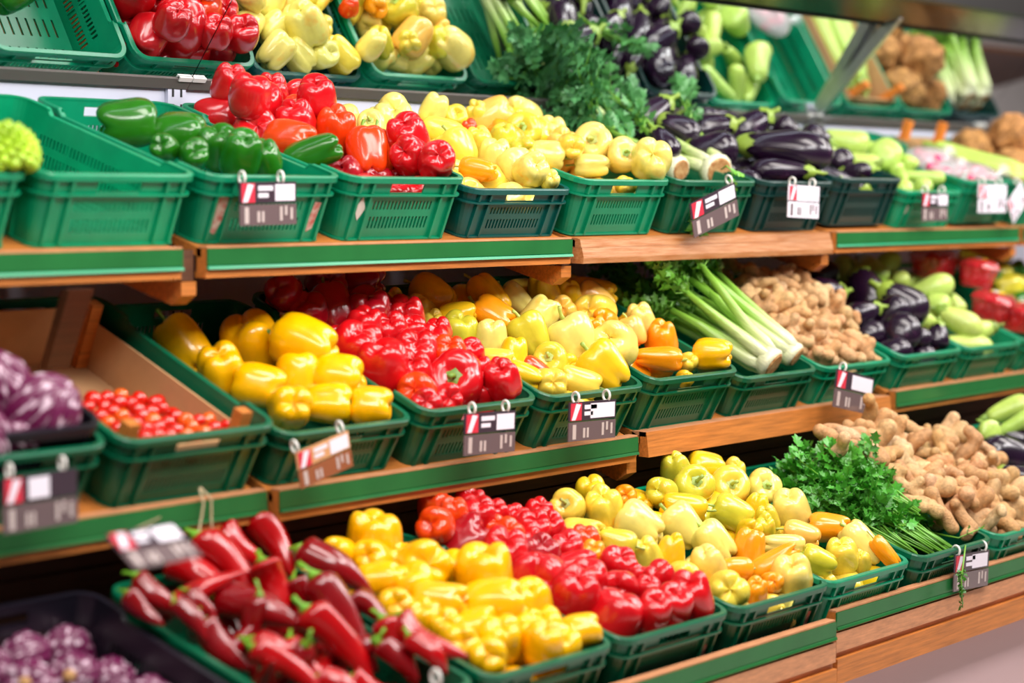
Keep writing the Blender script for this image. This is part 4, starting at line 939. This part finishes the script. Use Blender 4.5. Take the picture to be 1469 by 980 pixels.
for (x, y, z, lab, sd) in ((-.13, -.24, .13, 'against the cream peppers', 1), (-.06, -.27, .135, 'with its stems at the front rim', 2), (.02, -.26, .13, 'in the middle of the crate', 3), (.10, -.24, .10, 'leaning towards the ginger', 4), (-.09, -.16, .18, 'lying on top of the others', 5), (.0, -.15, .19, 'lying on top beside the ginger heap', 6), (-.14, -.08, .14, 'at the back beside the cream peppers', 7), (.06, -.08, .15, 'at the back below the ginger heap', 8)):
    parsley_bunch(2, 4, x, y, z, 'curly green parsley bunch ' + lab, sd)
def wpix(px, py, Y):
    d = pix_ray(px, py); t = (Y - CAM.y) / d.y; return CAM + d * t
Yt = TY[2] + .03
sprig([wpix(1385, 783, Yt - .02), wpix(1383, 800, Yt - .055), wpix(1379, 830, Yt - .06), wpix(1381, 872, Yt - .06)], 'drooping parsley sprig hanging over the price tag', None, 11, 9, .012, S(56, 120, 24), spread=.35)
sprig([wpix(1340, 765, Yt + .12), wpix(1375, 772, Yt + .04), wpix(1412, 756, Yt - .0)], 'loose parsley stem lying across the crate corner', None, 12, 3, .008)
sprig([crate_pt(0, 4, 1035, 243, .16), wpix(1042, 238, TY[0] + .0), wpix(1050, 245, TY[0] - .01), wpix(1050, 262, TY[0] - .02)], 'celery leaf sprig drooping over the tilted price tag', None, 13, 5, .02, S(112, 186, 50), spread=.5)
# white stemmed chard seen in the mirror
Mx = CRATES[0, 11][0].matrix_basis
for j, (x, z) in enumerate(((-.12, .10), (.0, .11), (.12, .10), (-.05, .17), (.07, .17))):
    celery(Mx @ Vector((x, .22, z)), Mx @ Vector((x + .02, -.1, z + .02)), UPZ, 'white stemmed chard head past the celeriac', 'chard heads past the celeriac', 40 + j, 6, .034, .05, 3, S(120, 170, 60), .26, .1, 'chard_head', 'celery_stalk', .02)

# ------------------------------------------------------------------ boxed and bagged things
def open_box(b, x, y0, y1, z0, z1, t=.005, fl=0):
    b.box(-x, -x + t, y0, y1, z0, z1).box(x - t, x, y0, y1, z0, z1).box(-x, x, y0, y0 + t, z0, z1 - fl).box(-x, x, y1 - t, y1, z0, z1).box(-x, x, y0, y1, z0, z0 + t); return b
def in_crate(name, k, i, label, cat):
    r = empty(name); r.matrix_world = CRATES[k, i][0].matrix_basis @ Matrix.Translation((0, 0, .009)); tag(r, label, cat); return r
r = in_crate('cardboard_tray', 1, -1, 'brown cardboard tray holding the cherry tomatoes', 'tray')
MB().box(-.162, -.157, -.262, .262, 0, .112).obj('side_panel', 'card', r); MB().box(.157, .162, -.262, .262, 0, .106).obj('side_panel', 'card', r)
MB().box(-.157, .157, -.262, -.257, 0, .10).obj('end_panel', 'card', r); MB().box(-.157, .157, .257, .262, 0, .135).obj('end_panel', 'card', r); MB().box(-.157, .157, -.257, .257, 0, .005).obj('tray_floor', 'card', r)
for x in (-.142, .142):
    for y in (-.243, .243): MB().box(x - .014, x + .014, y - .013, y + .013, .006, .152).obj('corner_post', 'wood', r)
r = in_crate('courgette_carton', 0, 9, 'brown cardboard carton with orange corner tabs', 'carton')
MB().box(-.165, -.16, -.26, .262, 0, .15).obj('side_panel', 'card', r); MB().box(.16, .165, -.26, .262, 0, .15).obj('side_panel', 'card', r); MB().box(-.16, .16, .257, .262, 0, .15).obj('end_panel', 'card', r); MB().box(-.16, .16, -.26, -.255, 0, .11).obj('end_panel', 'card', r); MB().box(-.16, .16, -.255, .257, 0, .005).obj('carton_floor', 'card', r)
for x in (-.145, .115): MB().box(x, x + .03, .228, .255, .10, .215).obj('corner_tab', 'card_orange', r)
r = in_crate('produce_tray', 1, -2, 'glossy black plastic tray holding radicchio', 'tray')
for part, nm in (('walls', 'tray_wall'), ('base', 'tray_base'), ('rim', 'tray_rim')):
    o = link(nm, CM['short'][0][part], r, INK); o.scale = (.93, .95, 1.42)
pw = empty('wooden_prop', crate_pt(1, -1, 78, 528, .06)); tag(pw, 'slanted brown wooden prop standing in the tomato tray', 'prop')
top = crate_pt(1, -1, 112, 415, .30) - pw.location; b = MB(); vv = []
for p, wd in ((Vector((0, 0, 0)), .028), (top, .030)):
    for sx, sy in ((-1, -1), (1, -1), (1, 1), (-1, 1)): vv.append(p + Vector((sx * wd, sy * .012, 0)))
b.add(vv, [(3, 2, 1, 0), (4, 5, 6, 7), (0, 1, 5, 4), (1, 2, 6, 5), (2, 3, 7, 6), (3, 0, 4, 7)]).obj('plank', 'wood_dark', pw)
# radicchio
def radicchio_mesh(seed):
    q = random.Random(seed); bm = bmesh.new(); bmesh.ops.create_icosphere(bm, subdivisions=5, radius=.5)
    for v in bm.verts:
        c = v.co.normalized(); th = math.atan2(c.y, c.x); w_ = abs(math.sin(2.5 * th + 2 * c.z + seed)) ** .35; v.co *= (.86 + .14 * w_) * (1 + .03 * math.sin(17 * th + 6 * c.z)); v.co.z *= 1.12
        if c.z > .8: v.co.z -= (c.z - .8) * .5
    me = bpy.data.meshes.new('radicchio_head'); bm.to_mesh(me); bm.free(); me.polygons.foreach_set('use_smooth', [True] * len(me.polygons)); me.materials.append(M['radicchio_skin']); return me
m, nt, b = nodemat('radicchio_skin'); setp(b, Roughness=.4, Coat_Weight=.2); tc = N(nt, 'ShaderNodeTexCoord'); mp = N(nt, 'ShaderNodeMapping'); mp.inputs['Scale'].default_value = (7, 7, 1.2); nz = N(nt, 'ShaderNodeTexNoise'); nz.inputs['Scale'].default_value = 1.4; nz.inputs['Detail'].default_value = 5
nt.links.new(tc.outputs['Object'], mp.inputs[0]); nt.links.new(mp.outputs[0], nz.inputs['Vector']); nt.links.new(mixcol(nt, ramp(nt, nz.outputs[0], .54, .64), S(104, 16, 70), S(228, 200, 216)), b.inputs['Base Color']); M['radicchio_skin'] = m
RAD = [radicchio_mesh(s) for s in range(3)]; RCUT = MB().tube([(0, 0, .40), (0, 0, .52)], [.13, .10], 10).mesh('cut_stem', 'celery_cut', True)
for (k, i, px, py, dia, z, code) in ((1, -2, 58, 592, 112, .18, 40), (1, -2, -5, 560, 105, .19, 'u'), (1, -2, -30, 628, 90, .16, 'u'), (1, -2, 28, 632, 70, .14, 'c'), (1, -2, -60, 540, 100, .18, 'u'), 
                                   (2, -2, 95, 940, 82, .05, 'u'), (2, -2, 35, 945, 82, .05, 'c'), (2, -2, 105, 975, 84, .06, 's'), (2, -2, 158, 980, 78, .05, 'c'), (2, -2, 215, 1010, 80, .05, 'u'), (2, -2, 40, 985, 84, .06, 's'), (2, -2, -20, 970, 84, .06, 'u'), (2, -2, 150, 1030, 84, .06, 'u')):
    p = crate_pt(k, i, px, py, z); dpt = (p - CAM).dot(CF); w_ = dia * dpt / FPX
    put('radicchio_head', rnd.choice(RAD), p, orient(tip_vec(code)), (w_,) * 3, (1, 1, 1, 1), 'purple and white radicchio head %s, in the %s' % ({'s': 'with its cut stem out', 'c': 'lying tip out', 'u': 'standing tip up'}.get(code, 'tilted on its side'), 'black middle shelf tray' if k == 1 else 'black crate'), 'radicchio', 'radicchio heads %s' % TIER[k], (('cut_stem', RCUT, None),))
# romanesco
def romanesco(p, dia):
    r = empty('romanesco_head', p); tag(r, 'lime green romanesco head at the crate front', 'romanesco'); n = 90; b = MB()
    for j in range(n):
        z = 1 - (j + .5) / n * 1.35; a = j * 2.39996; rr = math.sqrt(max(0, 1 - z * z)); c = Vector((rr * math.cos(a), rr * math.sin(a), z)); s_ = .13 + .10 * (j / n)
        pts = [c * dia * .40, c * dia * .46, c * dia * .51, c * dia * .56]; b.tube(pts, [s_ * dia * .55, s_ * dia * .52, s_ * dia * .33, s_ * dia * .05], 7)
        for m_ in range(5):
            t = Vector((math.cos(m_ * 1.257), math.sin(m_ * 1.257), .3)); e_ = (c + t * .22 * s_ / .18).normalized(); b.tube([e_ * dia * .46, e_ * dia * .515], [s_ * dia * .20, s_ * dia * .03], 5)
    b.obj('florets', 'leaf', r, True, S(168, 206, 40)); 
    MB().tube([(0, 0, -dia * .3), (0, 0, dia * .1)], [dia * .2, dia * .42], 14).obj('core', 'leaf', r, True, S(160, 200, 60))
p = crate_pt(0, -2, 6, 224, .17); romanesco(p, 96 * (p - CAM).dot(CF) / FPX)
# bagged radishes
RADISH = lumpy('radish', 'tomato_skin', 3, .04, 2); 
for j, (x, y, z, ry, lab) in enumerate(((-.10, -.17, .135, .2, 'clear bag of pink radishes with a white label'), (.06, -.19, .14, -.3, 'clear bag of pink radishes at the crate front'), (-.02, -.06, .15, 0.1, 'clear bag of pink radishes lying behind two others'))):
    r = empty('radish_bag'); r.matrix_world = CRATES[0, 8][0].matrix_basis @ Matrix.Translation((x, y, z)) @ Matrix.Rotation(ry, 4, 'Z'); tag(r, lab, 'bag', 'bags of radishes')
    for m_ in range(16):
        o = link('radish', RADISH, r, vary(S(206, 60, 110), .2)); o.location = (rnd.uniform(-.07, .07), rnd.uniform(-.05, .05), rnd.uniform(-.022, .022)); o.scale = (.034,) * 3
    f = link('film', lumpy('film', 'film', 10 + j, .22, 4), r); f.scale = (.20, .15, .085)
    MB().tube([(.085, 0, 0), (.11, 0, .01), (.14, 0, .03)], [.02, .008, .03], 9, False).obj('bag_neck', 'film', r, True)
    if j == 0: MB().box(-.045, .02, -.066, -.06, -.02, .03).obj('label_patch', 'clip', r)
# red punnets
for j, (px, py, z, rz, tl, lab) in enumerate(((1402, 392, .20, .5, .15, 'red wrapped punnet with a white and yellow label, upper of two'), (1425, 440, .14, .3, .25, 'red wrapped punnet with a yellow label below the other'), (1470, 455, .13, .1, .1, 'red wrapped punnet at the crate front'), (1340, 378, .2, .2, .1, 'red wrapped punnet in the shade at the back'))):
    r = empty('red_punnet'); r.matrix_world = Matrix.Translation(crate_pt(1, 8, px, py, z)) @ Matrix.Rotation(rz, 4, 'Z') @ Matrix.Rotation(tl, 4, 'X'); tag(r, lab, 'punnet', 'red wrapped punnets')
    def ring(z, a, b_): return [(sx * a, sy * b_, z) for sx, sy in ((-1, -.8), (-.85, -1), (.85, -1), (1, -.8), (1, .8), (.85, 1), (-.85, 1), (-1, .8))]
    def loft(rings, cap0=True, cap1=True):
        b = MB(); n = 8; b.v = [v for q in rings for v in q]
        b.f = [(i * n + a, i * n + (a + 1) % n, (i + 1) * n + (a + 1) % n, (i + 1) * n + a) for i in range(len(rings) - 1) for a in range(n)]
        if cap0: b.f.append(tuple(range(n - 1, -1, -1)))
        if cap1: b.f.append(tuple((len(rings) - 1) * n + a for a in range(n)))
        return b
    loft([ring(-.045, .075, .048), ring(.02, .092, .064), ring(.023, .098, .070)], True, False).obj('punnet_tray', 'film_red', r)
    loft([ring(.0235, .098, .070), ring(.042, .088, .06), ring(.05, .06, .04)], False, True).obj('film_top', 'film_red', r, True)
    for m_ in range(14):
        o = link('fruit', TOM, r, vary(S(200, 20, 30), .2)); o.location = (rnd.uniform(-.065, .065), rnd.uniform(-.042, .042), rnd.uniform(-.025, .024)); o.scale = (.034,) * 3
    MB().box(-.03, .04, -.025, .02, .0505, .0515).obj('yellow_label', simple('label_yellow', S(250, 214, 40), .3) and 'label_yellow', r); MB().box(-.035, .03, -.005, .012, .0517, .0525).obj('white_label', 'clip', r)

# ------------------------------------------------------------------ price tags, strings, stickers
simple('tag_mark', S(196, 180, 176), .4); simple('tag_dark', S(66, 52, 62), .22, coat=.5); simple('tag_lower', S(108, 90, 92), .25, coat=.5); simple('tag_red', S(214, 52, 72), .3); simple('tag_white', S(240, 232, 244), .3); simple('tag_tan', S(214, 158, 110), .35); simple('tag_brown', S(150, 88, 56), .35); simple('ring_white', S(236, 232, 226), .3)
def torus(r, R, t, loc, axis_rot):
    V = []; F = []; n, m_ = 18, 7
    for i in range(n):
        a = 2 * math.pi * i / n
        for j in range(m_):
            b_ = 2 * math.pi * j / m_; V.append(((R + t * math.cos(b_)) * math.cos(a), t * math.sin(b_), (R + t * math.cos(b_)) * math.sin(a)))
    for i in range(n):
        for j in range(m_): F.append((i * m_ + j, ((i + 1) % n) * m_ + j, ((i + 1) % n) * m_ + (j + 1) % m_, i * m_ + (j + 1) % m_))
    o = mesh_obj('ring', V, F, 'ring_white', r, True); o.location = loc; o.rotation_euler = axis_rot; return o
def price_tag(label, Y, L, Rt, hpx, rings, style='dark', tilt=0, patch=(.62, .97), lines=True, lean=0):
    """L, Rt: pixels of the left and right end of the joint between the two cards"""
    a, c = wpix(*L, Y), wpix(*Rt, Y); w_ = (c - a).length; mid = (a + c) / 2; roll = math.atan2(c.z - a.z, c.x - a.x); h = hpx / FPX * (mid - CAM).dot(CF)
    r = empty('price_tag', mid, (tilt, -roll, lean)); r.rotation_mode = 'XYZ'; tag(r, label, 'price tag', 'price tags on the crates'); x = w_ / 2
    up, lo = ('tag_tan', 'tag_brown') if style == 'tan' else ('tag_white', 'tag_white') if style == 'white' else ('tag_dark', 'tag_lower')
    uc = MB().box(-x, x, -.002, .001, .0015, h).obj('upper_card', up, r); lc = MB().box(-x, x, -.0025, .0005, -h, -.0015).obj('lower_card', lo, r)
    e0, e1 = -.0024, -.0030
    X = lambda f: -x + 2 * x * f
    MB().box(X(.03), X(.26), e0 - .0006, e0, h * .06, h * .94).obj('logo', 'tag_red', uc)
    MB().add([(X(.05), e1 - .0002, h * .08), (X(.13), e1 - .0002, h * .08), (X(.24), e1 - .0002, h * .86), (X(.14), e1 - .0002, h * .92)], [(0, 1, 2, 3)]).obj('logo_stroke', 'tag_white', uc)
    MB().box(X(patch[0]), X(patch[1]), e1, e0, h * .12, h * .88).obj('price_patch', 'tag_white', uc)
    if lines:
        for z0, z1, x1 in ((.60, .82, .58), (.28, .48, .50)): MB().box(X(.32), X(x1), e1, e0, h * z0, h * z1).obj('text_line', 'tag_white', uc)
    dk = 'tag_lower' if style == 'white' else 'tag_mark'
    for x0, x1, z0, z1 in ((.08, .15, -.9, -.15), (.30, .345, -.85, -.35), (.38, .42, -.85, -.35), (.70, .745, -.8, -.15), (.79, .83, -.55, -.12), (.89, .93, -.75, -.2)): MB().box(X(x0), X(x1), -.0032, -.0026, h * z0, h * z1).obj('digit_mark', dk, lc)
    for f in rings: torus(r, .0125, .003, (X(f), .008, h + .009), (0, 0, math.radians(75)))
    return r
YA, YB, YC = [TY[k] + TDB[k] - .085 - (.03 if k == 1 else .0) for k in range(3)]
YA += .0
price_tag('dark price tag on the green pepper crate', YA, (343, 293), (424, 291), 31, (.1, .78))
price_tag('tilted dark price tag on the celery crate', YA, (992, 317), (1056, 285), 25, (.95,))
price_tag('pale price tag on the eggplant crate', YA, (1130, 288), (1174, 291), 23, (.2, .85), 'white', lines=True)
price_tag('small price tag on the pale courgette crate', YA, (1322, 297), (1359, 297), 20, (.2, .85), 'dark')
price_tag('small price tag on the radish crate', YA, (1403, 285), (1443, 285), 20, (.2, .8), 'white')
price_tag('price tag hanging askew past the radish crate', YA - .01, (1449, 306), (1469, 275), 18, (.9,), 'white')
price_tag('large dark price tag on the radicchio crate', YB - .01, (3, 727), (110, 710), 40, (.14, .85), patch=(.34, .62), lines=False)
price_tag('tan price tag hanging crooked on the yellow pepper crate', YB - .01, (427, 676), (502, 643), 27, (.06, .92), 'tan')
price_tag('dark price tag on the red pepper crate', YB, (665, 624), (738, 618), 30, (.2, .86))
price_tag('dark price tag on the cream pepper crate', YB, (815, 606), (882, 600), 28, (.2, .86), patch=(.45, .97))
price_tag('dark price tag hanging by one ring on the ginger crate', YB, (1197, 556), (1250, 569), 27, (.22,), patch=(.42, .97), lines=False)
price_tag('dark price tag behind the drooping parsley sprig', YC + .02, (1368, 823), (1417, 814), 26, (.12, .9), patch=(.5, .95))
t = price_tag('dark price tag tipped flat over the chili peppers', TY[2] + .10, (172, 793), (268, 775), 38, (), tilt=-1.0)
w0 = wpix(230, 742, TY[1] + .0) ; MB().tube([t.matrix_basis.inverted() @ w0, Vector((.0, .01, .05)), Vector((0, 0, .03))], .0016, 6).obj('wire_hanger', 'string', t, True)
torus(empty('hook_ring', wpix(625, 972, TY[2] - .0)), .014, .0035, (0, 0, 0), (0, 0, math.radians(75))); o = bpy.data.objects['hook_ring']; tag(o, 'white hook ring on the chili crate rim', 'ring')
for j, pts in enumerate((((286, 700), (292, 722), (286, 760), (281, 772)), ((288, 700), (303, 716), (303, 750), (308, 785)))):
    st = empty('string', wpix(*pts[0], TY[1] - .012)); tag(st, ('pale string looped over the shelf edge', 'pale string hanging down to the chili peppers')[j], 'string')
    MB().tube([wpix(*p, TY[1] - .012 - .004 * i) - st.location for i, p in enumerate(pts)], .0022, 6).obj('strand', 'string', st, True)
def sticker(k, i, x, z, poly, mat='tag_white', name='sticker'):
    r, H = CRATES[k, i]; y = -(HY - INS * (1 - z / H)) - .0012
    MB().add([(x + a, y - INS / H * c, z + c) for a, c in poly] , [tuple(range(len(poly)))]).obj(name, mat, r)
simple('paper_torn', S(206, 196, 180), .7, col2=S(190, 90, 80), scale=60); simple('paper', S(214, 206, 196), .7)
sticker(0, 0, -.137, .07, [(-.012, -.045), (.0, -.05), (.012, -.02), (.016, .03), (.004, .04), (-.012, .03), (-.016, .0), (-.02, -.02)], 'paper_torn')
sticker(0, 0, .137, .06, [(-.014, -.04), (.008, -.03), (.016, .03), (-.004, .032)], 'paper_torn')
sticker(0, 1, -.137, .075, [(0, -.028), (.017, 0), (0, .028), (-.017, 0)], 'paper')
sticker(0, 7, -.137, .06, [(-.01, -.014), (.008, -.01), (.011, .012), (-.006, .014)], 'paper')
sticker(2, 1, .137, .065, [(-.008, -.014), (.008, -.014), (.008, .014), (-.008, .014)], 'paper_torn')
sticker(2, 2, .139, .062, [(-.010, -.03), (.010, -.03), (.010, .024), (-.010, .026)], 'paper_torn')

# ------------------------------------------------------------------ leave out buried vegetables that no nearby viewpoint can see
bpy.context.view_layer.update()
dg = bpy.context.evaluated_depsgraph_get()
def seen(o):
    for cp in (CAM, CAM + Vector((.9, -.3, .1)), CAM + Vector((-.7, .2, .2))):
        c = o.matrix_world.translation; rr = min(o.dimensions) * .42
        for off in [Vector((0, 0, 0)), CR, -CR, CU, -CU, (CR + CU) * .7, (CU - CR) * .7]:
            tgt = c + off * rr; d = (tgt - cp).normalized(); hit, loc, nn, ii, ob, mm = scene.ray_cast(dg, cp, d)
            if hit and (ob.name == o.name or (ob.parent and ob.parent.name == o.name)): return True
    return False
dead = [o for o in FILLERS if o.location.z < 1.36 and not seen(o)]
for o in dead:
    for ch in list(o.children): bpy.data.objects.remove(ch)
    bpy.data.objects.remove(o)
